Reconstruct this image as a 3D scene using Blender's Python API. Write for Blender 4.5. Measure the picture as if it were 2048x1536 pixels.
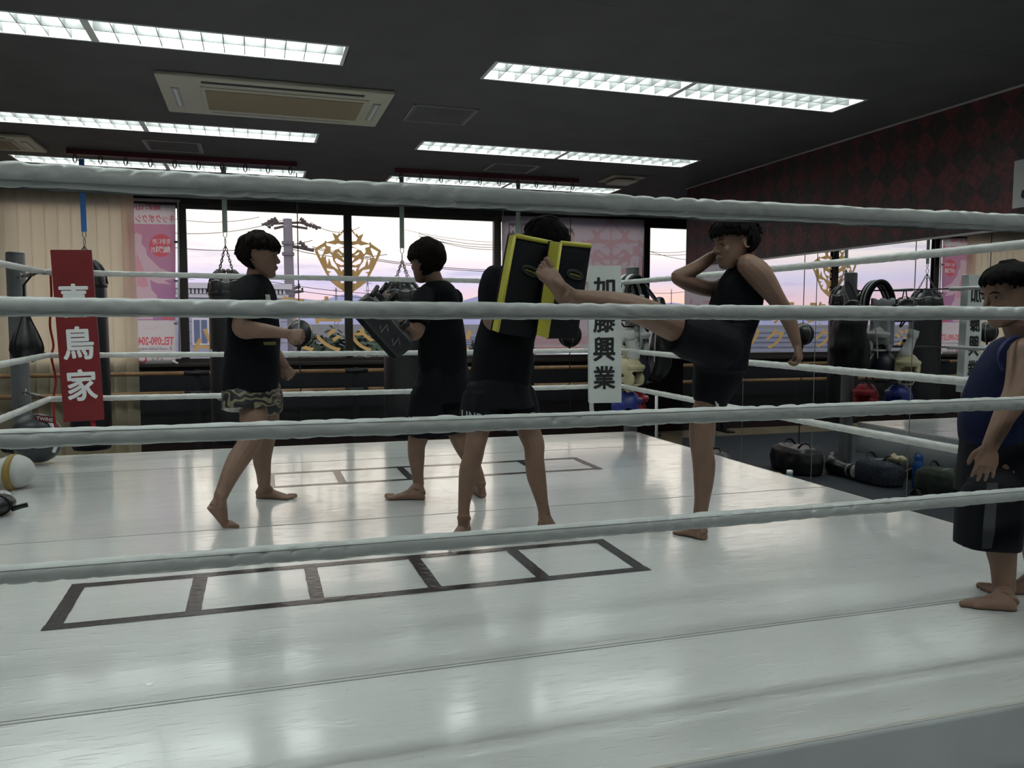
import bpy, bmesh, math, random
import numpy as np
from mathutils import Vector, Matrix, noise

for _o in list(bpy.data.objects): bpy.data.objects.remove(_o)
SC = bpy.context.scene
COL = SC.collection
random.seed(7)

# ------------------------------------------------------------------ camera
FPX = 1620.0                      # focal length in pixels of the 2048 x 1536 frame
YAW, PITCH, ROLL = 0.30629, -0.07557, 0.0020
CAMPOS = np.array([0.0, 0.0, 1.0])
def _axes():
    cy, sy = math.cos(YAW), math.sin(YAW)
    f = np.array([sy, cy, 0]); r = np.array([cy, -sy, 0]); u = np.array([0, 0, 1.0])
    cp, sp = math.cos(PITCH), math.sin(PITCH)
    f2 = f*cp + u*sp; u2 = u*cp - f*sp
    cr, sr = math.cos(ROLL), math.sin(ROLL)
    return r*cr + u2*sr, u2*cr - r*sr, f2
CR, CU, CF = _axes()
RH = np.array([math.cos(YAW), -math.sin(YAW), 0.0])     # horizontal "right" of the viewer
FH = np.array([math.sin(YAW), math.cos(YAW), 0.0])      # horizontal "away" from the viewer
UP = np.array([0, 0, 1.0])
cam_d = bpy.data.cameras.new('camera')
cam_d.sensor_width = 36.0
cam_d.lens = 36.0*FPX/2048.0
cam_d.clip_start = 0.05; cam_d.clip_end = 9000
cam = bpy.data.objects.new('camera', cam_d); COL.objects.link(cam)
cam.matrix_world = Matrix([[CR[0], CU[0], -CF[0], CAMPOS[0]], [CR[1], CU[1], -CF[1], CAMPOS[1]], [CR[2], CU[2], -CF[2], CAMPOS[2]], [0, 0, 0, 1]])
SC.camera = cam
# survey helpers: where a sight line meets a plane of the room (used to take measures off the photograph)
def ray(x, y): return ((x-1024)*CR - (y-768)*CU + FPX*CF)/FPX
def PY(x, y, Y):
    d = ray(x, y); return CAMPOS + d*(Y/d[1])
def PZ(x, y, z=0.0):
    d = ray(x, y); return CAMPOS + d*((z-CAMPOS[2])/d[2])
def PPM(p): return FPX/float((np.asarray(p)-CAMPOS) @ CF)

# ------------------------------------------------------------------ colour management
SC.view_settings.view_transform = 'Standard'
SC.view_settings.look = 'None'
SC.view_settings.gamma = 1.0
SC.view_settings.use_curve_mapping = False
SC.view_settings.exposure = 0.12
SC.cycles.max_bounces = 6; SC.cycles.diffuse_bounces = 3; SC.cycles.glossy_bounces = 3; SC.cycles.transparent_max_bounces = 8

# ------------------------------------------------------------------ world: sunset sky
def s2l(c):
    return tuple(((v/255.0)/12.92 if v/255.0 <= 0.04045 else ((v/255.0+0.055)/1.055)**2.4) for v in c)
W = bpy.data.worlds.new('sunset_sky'); SC.world = W; W.use_nodes = True
nt = W.node_tree; nt.nodes.clear()
def N(t, **k):
    n = nt.nodes.new(t)
    for a, b in k.items(): setattr(n, a, b)
    return n
out = N('ShaderNodeOutputWorld'); bg = N('ShaderNodeBackground'); nt.links.new(bg.outputs[0], out.inputs[0])
tc = N('ShaderNodeTexCoord'); sep = N('ShaderNodeSeparateXYZ'); nt.links.new(tc.outputs['Generated'], sep.inputs[0])
ramp = N('ShaderNodeValToRGB'); cr = ramp.color_ramp
mr = N('ShaderNodeMapRange'); mr.inputs[1].default_value = -0.1; mr.inputs[2].default_value = 0.5
nt.links.new(sep.outputs[2], mr.inputs[0]); nt.links.new(mr.outputs[0], ramp.inputs[0])
def rp(el): return (el+0.1)/0.6
stops = [(-0.1, (0.10, 0.10, 0.13)), (-0.015, (0.42, 0.36, 0.42)), (0.004, (1.10, 0.74, 0.68)), (0.028, (1.02, 0.72, 0.80)), (0.05, (0.84, 0.76, 0.98)),
         (0.072, (1.10, 0.94, 0.98)), (0.095, (1.40, 1.26, 1.12)), (0.16, (1.65, 1.44, 1.24)), (0.28, (1.55, 1.34, 1.20)), (0.50, (0.80, 0.80, 0.90))]
while len(cr.elements) < len(stops): cr.elements.new(0.5)
for e, (el, c) in zip(cr.elements, stops): e.position = rp(el); e.color = (*c, 1)
# warm glow low in the sky on the sunset side, cloud streaks stretched along the horizon
mp = N('ShaderNodeMapping'); mp.inputs['Scale'].default_value = (2.6, 2.6, 21.0); nt.links.new(tc.outputs['Generated'], mp.inputs[0])
ns = N('ShaderNodeTexNoise'); ns.inputs['Scale'].default_value = 2.3; ns.inputs['Detail'].default_value = 6; ns.inputs['Roughness'].default_value = 0.55
nt.links.new(mp.outputs[0], ns.inputs['Vector'])
cl = N('ShaderNodeValToRGB'); cl.color_ramp.elements[0].position = 0.50; cl.color_ramp.elements[1].position = 0.64
nt.links.new(ns.outputs[0], cl.inputs[0])
cm = N('ShaderNodeMapRange'); cm.inputs[1].default_value = 0.012; cm.inputs[2].default_value = 0.04; nt.links.new(sep.outputs[2], cm.inputs[0])
cm2 = N('ShaderNodeMapRange'); cm2.inputs[1].default_value = 0.115; cm2.inputs[2].default_value = 0.07; nt.links.new(sep.outputs[2], cm2.inputs[0])
mu = N('ShaderNodeMath', operation='MULTIPLY'); nt.links.new(cm.outputs[0], mu.inputs[0]); nt.links.new(cm2.outputs[0], mu.inputs[1])
mu2 = N('ShaderNodeMath', operation='MULTIPLY'); nt.links.new(mu.outputs[0], mu2.inputs[0]); nt.links.new(cl.outputs[0], mu2.inputs[1])
mxc = N('ShaderNodeMix', data_type='RGBA'); mxc.inputs[7].default_value = (0.58, 0.56, 0.84, 1)
mu3 = N('ShaderNodeMath', operation='MULTIPLY'); mu3.inputs[1].default_value = 0.7; nt.links.new(mu2.outputs[0], mu3.inputs[0])
nt.links.new(mu3.outputs[0], mxc.inputs[0]); nt.links.new(ramp.outputs[0], mxc.inputs[6])
az = N('ShaderNodeMapRange'); az.inputs[1].default_value = 0.22; az.inputs[2].default_value = 0.50; nt.links.new(sep.outputs[0], az.inputs[0])
lo = N('ShaderNodeMapRange'); lo.inputs[1].default_value = 0.06; lo.inputs[2].default_value = 0.015; nt.links.new(sep.outputs[2], lo.inputs[0])
lo0 = N('ShaderNodeMapRange'); lo0.inputs[1].default_value = -0.03; lo0.inputs[2].default_value = 0.0; nt.links.new(sep.outputs[2], lo0.inputs[0])
gw = N('ShaderNodeMath', operation='MULTIPLY'); nt.links.new(az.outputs[0], gw.inputs[0]); nt.links.new(lo.outputs[0], gw.inputs[1])
gw2 = N('ShaderNodeMath', operation='MULTIPLY'); nt.links.new(gw.outputs[0], gw2.inputs[0]); nt.links.new(lo0.outputs[0], gw2.inputs[1])
mxg = N('ShaderNodeMix', data_type='RGBA'); mxg.inputs[7].default_value = (1.15, 0.72, 0.42, 1)
gw3 = N('ShaderNodeMath', operation='MULTIPLY'); gw3.inputs[1].default_value = 0.75; nt.links.new(gw2.outputs[0], gw3.inputs[0])
nt.links.new(gw3.outputs[0], mxg.inputs[0]); nt.links.new(mxc.outputs[2], mxg.inputs[6])
nt.links.new(mxg.outputs[2], bg.inputs[0]); bg.inputs[1].default_value = 1.0

LAMP_STRENGTH = 22.0     # the fluorescent ceiling fittings (their emission is set on the lamp material below)

# ------------------------------------------------------------------ materials
MATS = {}
def mat(name, col, rough=0.6, metal=0.0, spec=0.5, noise_amt=0.0, noise_scale=20.0, bump=0.0, bump_scale=60.0, col2=None, coat=0.0, emit=None, trans=None, coords='Object'):
    if name in MATS: return MATS[name]
    m = bpy.data.materials.new(name); m.use_nodes = True; MATS[name] = m
    t = m.node_tree; b = t.nodes['Principled BSDF']
    b.inputs['Base Color'].default_value = (*col, 1); b.inputs['Roughness'].default_value = rough
    b.inputs['Metallic'].default_value = metal; b.inputs['Specular IOR Level'].default_value = spec
    b.inputs['Coat Weight'].default_value = coat
    tcn = t.nodes.new('ShaderNodeTexCoord')
    if noise_amt > 0 or col2:
        n = t.nodes.new('ShaderNodeTexNoise'); n.inputs['Scale'].default_value = noise_scale; n.inputs['Detail'].default_value = 5
        t.links.new(tcn.outputs[coords], n.inputs['Vector'])
        mx = t.nodes.new('ShaderNodeMix'); mx.data_type = 'RGBA'
        c2 = col2 if col2 else tuple(min(1, c*(1-noise_amt)) for c in col)
        mx.inputs[6].default_value = (*col, 1); mx.inputs[7].default_value = (*c2, 1)
        rr = t.nodes.new('ShaderNodeMapRange'); rr.inputs[1].default_value = 0.35; rr.inputs[2].default_value = 0.65
        t.links.new(n.outputs[0], rr.inputs[0]); t.links.new(rr.outputs[0], mx.inputs[0])
        t.links.new(mx.outputs[2], b.inputs['Base Color'])
    if bump > 0:
        n2 = t.nodes.new('ShaderNodeTexNoise'); n2.inputs['Scale'].default_value = bump_scale; n2.inputs['Detail'].default_value = 4
        t.links.new(tcn.outputs[coords], n2.inputs['Vector'])
        bp = t.nodes.new('ShaderNodeBump'); bp.inputs['Strength'].default_value = bump; bp.inputs['Distance'].default_value = 0.01
        t.links.new(n2.outputs[0], bp.inputs['Height']); t.links.new(bp.outputs[0], b.inputs['Normal'])
    if emit:
        b.inputs['Emission Color'].default_value = (*emit[0], 1); b.inputs['Emission Strength'].default_value = emit[1]
    if trans:      # thin cloth that lets daylight through
        o = t.nodes['Material Output']; tr = t.nodes.new('ShaderNodeBsdfTranslucent'); tr.inputs[0].default_value = (*trans[0], 1)
        ms = t.nodes.new('ShaderNodeMixShader'); ms.inputs[0].default_value = trans[1]
        t.links.new(b.outputs[0], ms.inputs[1]); t.links.new(tr.outputs[0], ms.inputs[2]); t.links.new(ms.outputs[0], o.inputs[0])
    return m

# ------------------------------------------------------------------ mesh building
def nrm(v):
    v = np.asarray(v, float); l = np.linalg.norm(v); return v/l if l > 1e-12 else v
class MB:
    def __init__(s): s.v = []; s.f = []
    def add(s, vs, fs):
        o = len(s.v); s.v += [tuple(map(float, p)) for p in vs]; s.f += [tuple(i+o for i in f) for f in fs]; return s
    def box(s, c, d, ax=None):
        c = np.asarray(c, float); A = np.eye(3) if ax is None else np.array(ax, float)
        vs = [c + A[0]*sx*d[0]/2 + A[1]*sy*d[1]/2 + A[2]*sz*d[2]/2 for sz in (-1, 1) for sy in (-1, 1) for sx in (-1, 1)]
        return s.add(vs, [(0, 2, 3, 1), (4, 5, 7, 6), (0, 1, 5, 4), (2, 6, 7, 3), (0, 4, 6, 2), (1, 3, 7, 5)])
    def b2(s, lo, hi):
        lo = np.array(lo, float); hi = np.array(hi, float); return s.box((lo+hi)/2, hi-lo)
    def rbox(s, c, d, r, ax=None, n=3):          # rounded in the plane of its two larger axes (0,1), thickness along 2
        c = np.asarray(c, float); A = np.eye(3) if ax is None else np.array(ax, float)
        pts = []
        for (sx, sy, a0) in ((1, 1, 0), (-1, 1, 90), (-1, -1, 180), (1, -1, 270)):
            for k in range(n+1):
                a = math.radians(a0 + 90*k/n); pts.append((sx*(d[0]/2-r)+r*math.cos(a), sy*(d[1]/2-r)+r*math.sin(a)))
        m = len(pts); vs = []
        for z in (-0.5, 0.5): vs += [c + A[0]*x + A[1]*y + A[2]*z*d[2] for x, y in pts]
        fs = [tuple(range(m))[::-1], tuple(range(m, 2*m))] + [(i, (i+1) % m, m+(i+1) % m, m+i) for i in range(m)]
        return s.add(vs, fs)
    def rings(s, rings, cap=True, closed=False):
        n = len(rings[0]); vs = [p for r in rings for p in r]; fs = []
        k = len(rings)
        for i in range(k-1 if not closed else k):
            j = (i+1) % k
            for a in range(n):
                b = (a+1) % n; fs.append((i*n+a, i*n+b, j*n+b, j*n+a))
        if cap and not closed: fs += [tuple(range(n))[::-1], tuple(range((k-1)*n, k*n))]
        return s.add(vs, fs)
    def tube(s, path, rad, n=10, cap=True, closed=False, ref=None, flat=1.0):
        P = [np.asarray(p, float) for p in path]; k = len(P)
        R = [rad]*k if np.isscalar(rad) else list(rad)
        T = []
        for i in range(k):
            if closed: t = P[(i+1) % k]-P[i-1]
            else: t = P[min(i+1, k-1)]-P[max(i-1, 0)]
            T.append(nrm(t))
        a = np.array(ref, float) if ref is not None else (np.array([0, 0, 1.0]) if abs(T[0][2]) < 0.9 else np.array([1.0, 0, 0]))
        rs = []
        for i in range(k):
            a = nrm(a - T[i]*(a @ T[i])); b = np.cross(T[i], a)
            rs.append([P[i] + a*R[i]*math.cos(2*math.pi*j/n) + b*R[i]*flat*math.sin(2*math.pi*j/n) for j in range(n)])
        return s.rings(rs, cap, closed)
    def lathe(s, prof, c=(0, 0, 0), n=20, ax=None):
        c = np.asarray(c, float); A = np.eye(3) if ax is None else np.array(ax, float)
        return s.rings([[c + A[2]*z + (A[0]*math.cos(2*math.pi*j/n)+A[1]*math.sin(2*math.pi*j/n))*max(r, 1e-4) for j in range(n)] for r, z in prof])
    def ell(s, c, d, ax=None, n=14, m=8):
        A = np.eye(3) if ax is None else np.array(ax, float); c = np.asarray(c, float); rs = []
        for i in range(m+1):
            t = math.pi*(0.02+0.96*i/m)
            rs.append([c + A[0]*d[0]*math.sin(t)*math.cos(2*math.pi*j/n) + A[1]*d[1]*math.sin(t)*math.sin(2*math.pi*j/n) - A[2]*d[2]*math.cos(t) for j in range(n)])
        return s.rings(rs)
    def prism(s, poly, c, ax, th):               # flat outline given in axes ax[0], ax[1]; thickness th along ax[2]
        A = np.array(ax, float); c = np.asarray(c, float); m = len(poly)
        vs = [c + A[0]*x + A[1]*y - A[2]*th/2 for x, y in poly] + [c + A[0]*x + A[1]*y + A[2]*th/2 for x, y in poly]
        return s.add(vs, [tuple(range(m))[::-1], tuple(range(m, 2*m))] + [(i, (i+1) % m, m+(i+1) % m, m+i) for i in range(m)])

def root_of(p):
    while p.parent: p = p.parent
    return p
def put(name, mb, m, parent=None, loc=None, smooth=False, bevel=0.0, sub=0, fixn=False):
    vs = np.array(mb.v, float)
    if parent is not None: o0 = np.array(root_of(parent).location)
    elif loc is not None: o0 = np.array(loc, float)
    else:
        lo, hi = vs.min(0), vs.max(0); o0 = np.array([(lo[0]+hi[0])/2, (lo[1]+hi[1])/2, lo[2]])
    me = bpy.data.meshes.new(name); me.from_pydata((vs-o0).tolist(), [], mb.f)
    if fixn:
        bm = bmesh.new(); bm.from_mesh(me); bmesh.ops.recalc_face_normals(bm, faces=bm.faces); bm.to_mesh(me); bm.free()
    if smooth: me.polygons.foreach_set('use_smooth', [True]*len(me.polygons))
    me.materials.append(m); me.update()
    o = bpy.data.objects.new(name, me); COL.objects.link(o)
    if parent is not None: o.parent = parent
    else: o.location = o0
    if bevel:
        b = o.modifiers.new('bevel', 'BEVEL'); b.width = bevel; b.segments = 2; b.limit_method = 'ANGLE'
    if sub:
        q = o.modifiers.new('sub', 'SUBSURF'); q.levels = sub; q.render_levels = sub
    return o
def tag(o, label=None, cat=None, group=None, kind=None):
    if label: o['label'] = label
    if cat: o['category'] = cat
    if group: o['group'] = group
    if kind: o['kind'] = kind
    return o
def thing(name, label, cat, loc=(0, 0, 0), group=None, kind=None):
    o = bpy.data.objects.new(name, None); COL.objects.link(o); o.location = tuple(map(float, loc)); o.empty_display_size = 0.1
    return tag(o, label, cat, group, kind)
def dup(root, loc, label=None, rz=None, parent=None):
    r = root.copy(); COL.objects.link(r); r.location = tuple(map(float, loc))
    if label: r['label'] = label
    if rz is not None: r.rotation_euler = (0, 0, rz)
    for ch in list(root.children):
        c = ch.copy(); COL.objects.link(c); c.parent = r
        for g in list(ch.children):
            d = g.copy(); COL.objects.link(d); d.parent = c
    return r
def remesh(mb, voxel, smooth_it=3, disp=None):
    """one continuous skin around overlapping closed shapes"""
    me = bpy.data.meshes.new('tmp'); me.from_pydata(mb.v, [], mb.f)
    bm = bmesh.new(); bm.from_mesh(me); bmesh.ops.recalc_face_normals(bm, faces=bm.faces); bm.to_mesh(me); bm.free()
    o = bpy.data.objects.new('tmp', me); COL.objects.link(o)
    r = o.modifiers.new('r', 'REMESH'); r.mode = 'VOXEL'; r.voxel_size = voxel; r.use_smooth_shade = True
    if smooth_it:
        q = o.modifiers.new('s', 'SMOOTH'); q.factor = 0.5; q.iterations = smooth_it
    dg = bpy.context.evaluated_depsgraph_get()
    m2 = bpy.data.meshes.new_from_object(o.evaluated_get(dg))
    n = len(m2.vertices); v = np.empty(n*3); m2.vertices.foreach_get('co', v); v = v.reshape(-1, 3)
    if disp:
        nn = np.empty(n*3); m2.vertices.foreach_get('normal', nn); nn = nn.reshape(-1, 3)
        amp, sc, sq = disp
        d = np.array([noise.noise(Vector((p[0]*sc[0]+sq, p[1]*sc[1], p[2]*sc[2]))) for p in v])
        v = v + nn*(d*amp+abs(amp)*0.45)[:, None]; m2.vertices.foreach_set('co', v.ravel())
    bpy.data.objects.remove(o); bpy.data.meshes.remove(me)
    return m2
def put_mesh(name, me, m, parent):
    o0 = np.array(root_of(parent).location); n = len(me.vertices); v = np.empty(n*3); me.vertices.foreach_get('co', v)
    v = v.reshape(-1, 3)-o0; me.vertices.foreach_set('co', v.ravel()); me.materials.clear(); me.materials.append(m); me.name = name
    me.polygons.foreach_set('use_smooth', [True]*len(me.polygons)); me.update()
    o = bpy.data.objects.new(name, me); COL.objects.link(o); o.parent = parent; return o
_TXT = {}
def glyph(s, bold=0.0, res=3):
    k = (s, bold)
    if k not in _TXT:
        c = bpy.data.curves.new('t', 'FONT'); c.body = s; c.size = 1; c.offset = bold; c.resolution_u = res
        o = bpy.data.objects.new('t', c); COL.objects.link(o); dg = bpy.context.evaluated_depsgraph_get()
        m = bpy.data.meshes.new_from_object(o.evaluated_get(dg))
        v = np.array([p.co[:] for p in m.vertices]); f = [tuple(p.vertices) for p in m.polygons]
        bpy.data.objects.remove(o); bpy.data.curves.remove(c); bpy.data.meshes.remove(m); _TXT[k] = (v, f)
    return _TXT[k]
def text(mb, s, c, ax, w, h, bold=0.0, mirror=False, shear=0.0, fat=0.0):
    """lettering s fitted into a w x h box centred on c in the plane ax[0] (reading direction), ax[1] (up)"""
    v, f = glyph(s, bold); lo, hi = v.min(0), v.max(0); p = (v-(lo+hi)/2)/(hi-lo+1e-9)*np.array([w, h, 0]) if True else v
    x = p[:, 0] + shear*p[:, 1]
    if mirror: x = -x
    A = np.array(ax, float); c = np.asarray(c, float); nv = np.cross(A[0], A[1])
    offs = [(0, 0)] if not fat else [(0, 0), (1, 0), (-1, 0), (0, 1), (0, -1), (.7, .7), (-.7, .7), (.7, -.7), (-.7, -.7)]
    for q, (ox, oy) in enumerate(offs):
        mb.add([c + A[0]*(a+ox*fat) + A[1]*(b+oy*fat) + nv*0.00006*q for a, b in zip(x, p[:, 1])], f)
    return mb
def catmull(pts, per=4):
    P = [np.asarray(p, float) for p in pts]; out_ = []
    for i in range(len(P)-1):
        a = P[max(i-1, 0)]; b = P[i]; c = P[i+1]; d = P[min(i+2, len(P)-1)]
        for k in range(per):
            t = k/per; out_.append(0.5*((2*b)+(-a+c)*t+(2*a-5*b+4*c-d)*t*t+(-a+3*b-3*c+d)*t**3))
    out_.append(P[-1]); return out_
XZ = [(1, 0, 0), (0, 0, 1), (0, -1, 0)]      # plane facing the ring (normal -Y)
# ================================================================== THE ROOM
ZC, ZF, YW, XM = 2.48, -0.46, 9.9, 4.58
XL, XR2, YB = -6.0, 7.6, -4.0
M_ceil = mat('ceiling_charcoal', (0.105, 0.10, 0.104), 0.85, noise_amt=0.15, noise_scale=3, bump=0.15, bump_scale=140)
M_dark = mat('dark_panel', (0.012, 0.013, 0.018), 0.55, noise_amt=0.3, noise_scale=6)
M_frame = mat('bronze_window_frame', (0.030, 0.024, 0.022), 0.45)
M_blackmetal = mat('black_metal', (0.012, 0.012, 0.014), 0.4)
M_white = mat('white_paint', (0.75, 0.76, 0.75), 0.45)
M_trimw = mat('ivory_trim', (0.45, 0.44, 0.42), 0.5)
M_wood = mat('barre_wood', (0.36, 0.21, 0.10), 0.45, noise_amt=0.35, noise_scale=9)
M_matdark = mat('rubber_mat', (0.030, 0.036, 0.048), 0.75, noise_amt=0.2, noise_scale=12, bump=0.2, bump_scale=300)
M_floor = mat('wood_floor', (0.30, 0.235, 0.16), 0.4, noise_amt=0.3, noise_scale=5)

def wallpaper():
    m = bpy.data.materials.new('harlequin_wallpaper'); m.use_nodes = True; t = m.node_tree; b = t.nodes['Principled BSDF']
    b.inputs['Roughness'].default_value = 0.5
    g = t.nodes.new('ShaderNodeNewGeometry'); s = t.nodes.new('ShaderNodeSeparateXYZ'); t.links.new(g.outputs['Position'], s.inputs[0])
    def M(op, a, b2):
        n = t.nodes.new('ShaderNodeMath'); n.operation = op
        for i, x in enumerate((a, b2)):
            if isinstance(x, (int, float)): n.inputs[i].default_value = x
            else: t.links.new(x, n.inputs[i])
        return n.outputs[0]
    h = M('ADD', s.outputs[0], s.outputs[1])
    u = M('ADD', M('DIVIDE', h, 0.23), M('DIVIDE', s.outputs[2], 0.25)); v = M('SUBTRACT', M('DIVIDE', h, 0.23), M('DIVIDE', s.outputs[2], 0.25))
    cv = t.nodes.new('ShaderNodeCombineXYZ'); t.links.new(u, cv.inputs[0]); t.links.new(v, cv.inputs[1]); cv.inputs[2].default_value = 0.5
    ck = t.nodes.new('ShaderNodeTexChecker'); ck.inputs['Scale'].default_value = 1.0; t.links.new(cv.outputs[0], ck.inputs[0])
    n = t.nodes.new('ShaderNodeTexNoise'); n.inputs['Scale'].default_value = 28; n.inputs['Detail'].default_value = 6; t.links.new(g.outputs['Position'], n.inputs['Vector'])
    mx = t.nodes.new('ShaderNodeMix'); mx.data_type = 'RGBA'
    mx.inputs[6].default_value = (0.110, 0.028, 0.029, 1); mx.inputs[7].default_value = (0.044, 0.027, 0.028, 1); t.links.new(ck.outputs[1], mx.inputs[0])
    m2 = t.nodes.new('ShaderNodeMix'); m2.data_type = 'RGBA'; m2.blend_type = 'MULTIPLY'; m2.inputs[0].default_value = 0.7
    rr = t.nodes.new('ShaderNodeMapRange'); rr.inputs[1].default_value = 0.3; rr.inputs[2].default_value = 0.7; rr.inputs[3].default_value = 0.4; rr.inputs[4].default_value = 1.5
    t.links.new(n.outputs[0], rr.inputs[0]); t.links.new(mx.outputs[2], m2.inputs[6]); t.links.new(rr.outputs[0], m2.inputs[7]); t.links.new(m2.outputs[2], b.inputs['Base Color'])
    return m
M_paper = wallpaper()

# --- ceiling with real openings for the recessed light fittings
LIGHT_ROWS = [(4.535, 4.865), (6.655, 6.985), (8.315, 8.645), (2.415, 2.745), (0.295, 0.625), (-1.825, -1.495)]
LIGHT_COLS = [(-2.05, -0.785), (-0.765, 0.52), (1.34, 2.605), (2.625, 3.90), (-5.44, -4.175), (-4.155, -2.89)]
def grid_with_holes(x0, x1, y0, y1, holes, z):
    xs = sorted({x0, x1, *[h[0] for h in holes], *[h[1] for h in holes]}); ys = sorted({y0, y1, *[h[2] for h in holes], *[h[3] for h in holes]})
    vs = [(x, y, z) for y in ys for x in xs]; n = len(xs); fs = []
    for j in range(len(ys)-1):
        for i in range(n-1):
            cx, cy = (xs[i]+xs[i+1])/2, (ys[j]+ys[j+1])/2
            if any(h[0] < cx < h[1] and h[2] < cy < h[3] for h in holes): continue
            fs.append((j*n+i, (j+1)*n+i, (j+1)*n+i+1, j*n+i+1))
    return MB().add(vs, fs)
holes = [(c[0], c[1], r[0], r[1]) for r in LIGHT_ROWS for c in LIGHT_COLS]
tag(put('ceiling', grid_with_holes(XL, XR2, YB, YW+0.1, holes, ZC), M_ceil), 'dark charcoal ceiling over the boxing ring', kind='structure')
tag(put('ceiling_slab', MB().b2((XL-.1, YB-.1, ZC+0.16), (XR2+.1, YW+0.2, ZC+0.26)), M_dark), 'dark slab above the ceiling', kind='structure')
# faint raised joints of the ceiling boards
jm = mat('ceiling_joint', (0.135, 0.13, 0.134), 0.8)
for k, yy in enumerate((1.3, 3.6, 5.95, 7.45)):
    tag(put('trim_%d' % (k+20), MB().b2((XL, yy, ZC-0.0012), (XR2, yy+0.006, ZC)), jm), 'thin pale joint line across the dark ceiling', kind='structure')

tag(put('floor', MB().b2((XL, YB, ZF-0.12), (XR2, YW+0.1, ZF-0.02)), M_floor), 'tan wooden gym floor under the windows', kind='structure')
tag(put('rubber_mat', MB().b2((XL+0.1, YB+0.1, ZF-0.02), (XM-0.012, 9.12, ZF)), M_matdark), 'dark slate rubber matting around the ring', 'floor mat')

# --- walls
tag(put('wall_right', MB().b2((XM, YB, ZF-0.1), (XM+0.13, 8.08, ZC+0.1)), M_paper), 'dark red harlequin wallpaper wall above the mirror', kind='structure')
tag(put('wall_alcove', MB().b2((XM+0.13, 7.95, ZF-0.1), (XR2+0.1, 8.08, ZC+0.1)), M_paper), 'short wall behind the mirror wall', kind='structure')
tag(put('wall_end', MB().b2((XR2, 8.08, ZF-0.1), (XR2+0.1, YW+0.1, ZC+0.1)), M_paper), 'end wall of the window bay', kind='structure')
tag(put('wall_left', MB().b2((XL-0.1, YB, ZF-0.1), (XL, YW+0.1, ZC+0.1)), M_paper), 'dark red wall on the far left', kind='structure')
tag(put('wall_back', MB().b2((XL-0.1, YB-0.1, ZF-0.1), (XM+0.13, YB, ZC+0.1)), M_paper), 'dark red wall behind the viewer', kind='structure')
tag(put('trim_1', MB().b2((XM-0.022, YB, ZC-0.010), (XM, 8.08, ZC-0.001)), mat('grey_cove', (0.42, 0.40, 0.40), 0.5)), 'pale trim strip where red wall meets ceiling', kind='structure')
ZS, ZT = 0.585, 2.275       # glass bottom and top
tag(put('wall_front', MB().b2((XL, YW, ZF-0.1), (XR2, YW+0.14, ZS-0.05)), M_dark), 'dark panelled wall below the windows', kind='structure')
tag(put('trim_2', MB().b2((XL, YW-0.03, ZT+0.05), (XR2, YW+0.14, ZC+0.1)), mat('lintel_brown', (0.028, 0.022, 0.022), 0.6)), 'dark brown lintel above the windows', kind='structure')
tag(put('trim_3', MB().b2((XL, YW-0.07, ZS-0.09), (XR2, YW+0.10, ZS-0.05)), M_frame, bevel=0.004), 'dark window sill board', kind='structure')
tag(put('baseboard_front', MB().b2((XL, YW-0.012, ZF-0.02), (XR2, YW, ZF+0.09)), mat('skirting_red', (0.016, 0.007, 0.008), 0.5)), 'dark red skirting below the windows', kind='structure')

def glass():
    m = bpy.data.materials.new('window_glass'); m.use_nodes = True; t = m.node_tree; t.nodes.clear()
    o = t.nodes.new('ShaderNodeOutputMaterial'); a = t.nodes.new('ShaderNodeBsdfTransparent'); a.inputs[0].default_value = (0.96, 0.97, 0.97, 1)
    g = t.nodes.new('ShaderNodeBsdfGlossy'); g.inputs['Roughness'].default_value = 0.0; f = t.nodes.new('ShaderNodeFresnel'); f.inputs[0].default_value = 1.35
    x = t.nodes.new('ShaderNodeMixShader'); t.links.new(f.outputs[0], x.inputs[0]); t.links.new(a.outputs[0], x.inputs[1]); t.links.new(g.outputs[0], x.inputs[2]); t.links.new(x.outputs[0], o.inputs[0])
    return m
M_glass = glass()
MULL = [-4.45, -2.60, -0.765, 1.075, 2.935, 5.02, 6.9]
for i in range(len(MULL)-1):
    a, b = MULL[i], MULL[i+1]
    w = thing('window_%d' % (i+1), 'sliding window pane in dark bronze frame looking onto the sunset', None, (a, YW, ZS), kind='structure')
    put('frame', MB().b2((a, YW, ZS-0.05), (b, YW+0.07, ZS)).b2((a, YW, ZT), (b, YW+0.07, ZT+0.05)).b2((a-0.045, YW-0.01, ZS), (a+0.045, YW+0.07, ZT)).b2((b-0.045, YW+0.005, ZS), (b+0.045, YW+0.06, ZT)), M_frame, w)
    put('pane', MB().b2((a+0.045, YW+0.036, ZS), (b-0.045, YW+0.040, ZT)), M_glass, w)
tag(put('wall_window_end', MB().b2((XL, YW, ZS-0.05), (-4.49, YW+0.14, ZT+0.05)).b2((6.94, YW, ZS-0.05), (XR2, YW+0.14, ZT+0.05)), M_dark), 'dark wall ends beside the windows', kind='structure')

# --- vertical blinds on the left
vb = thing('vertical_blinds', 'cream vertical blinds covering the left end of the windows', 'blinds', (-3.0, 9.78, ZF+0.05))
M_slat = mat('blind_slat', (0.84, 0.79, 0.67), 0.8, noise_amt=0.05, noise_scale=30, trans=((0.99, 0.94, 0.82), 0.85))
put('head_rail', MB().b2((-4.75, 9.755, 2.42), (-1.2, 9.80, 2.47)), M_white, vb)
for i in range(28):
    x = -1.30-0.125*i; a = math.radians(24+4*math.sin(i*2.3)); w = 0.130
    put('slat', MB().box((x, 9.78, 0.985), (w, 0.0035, 2.87), [(math.cos(a), math.sin(a), 0), (-math.sin(a), math.cos(a), 0), (0, 0, 1)]), M_slat, vb)

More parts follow.
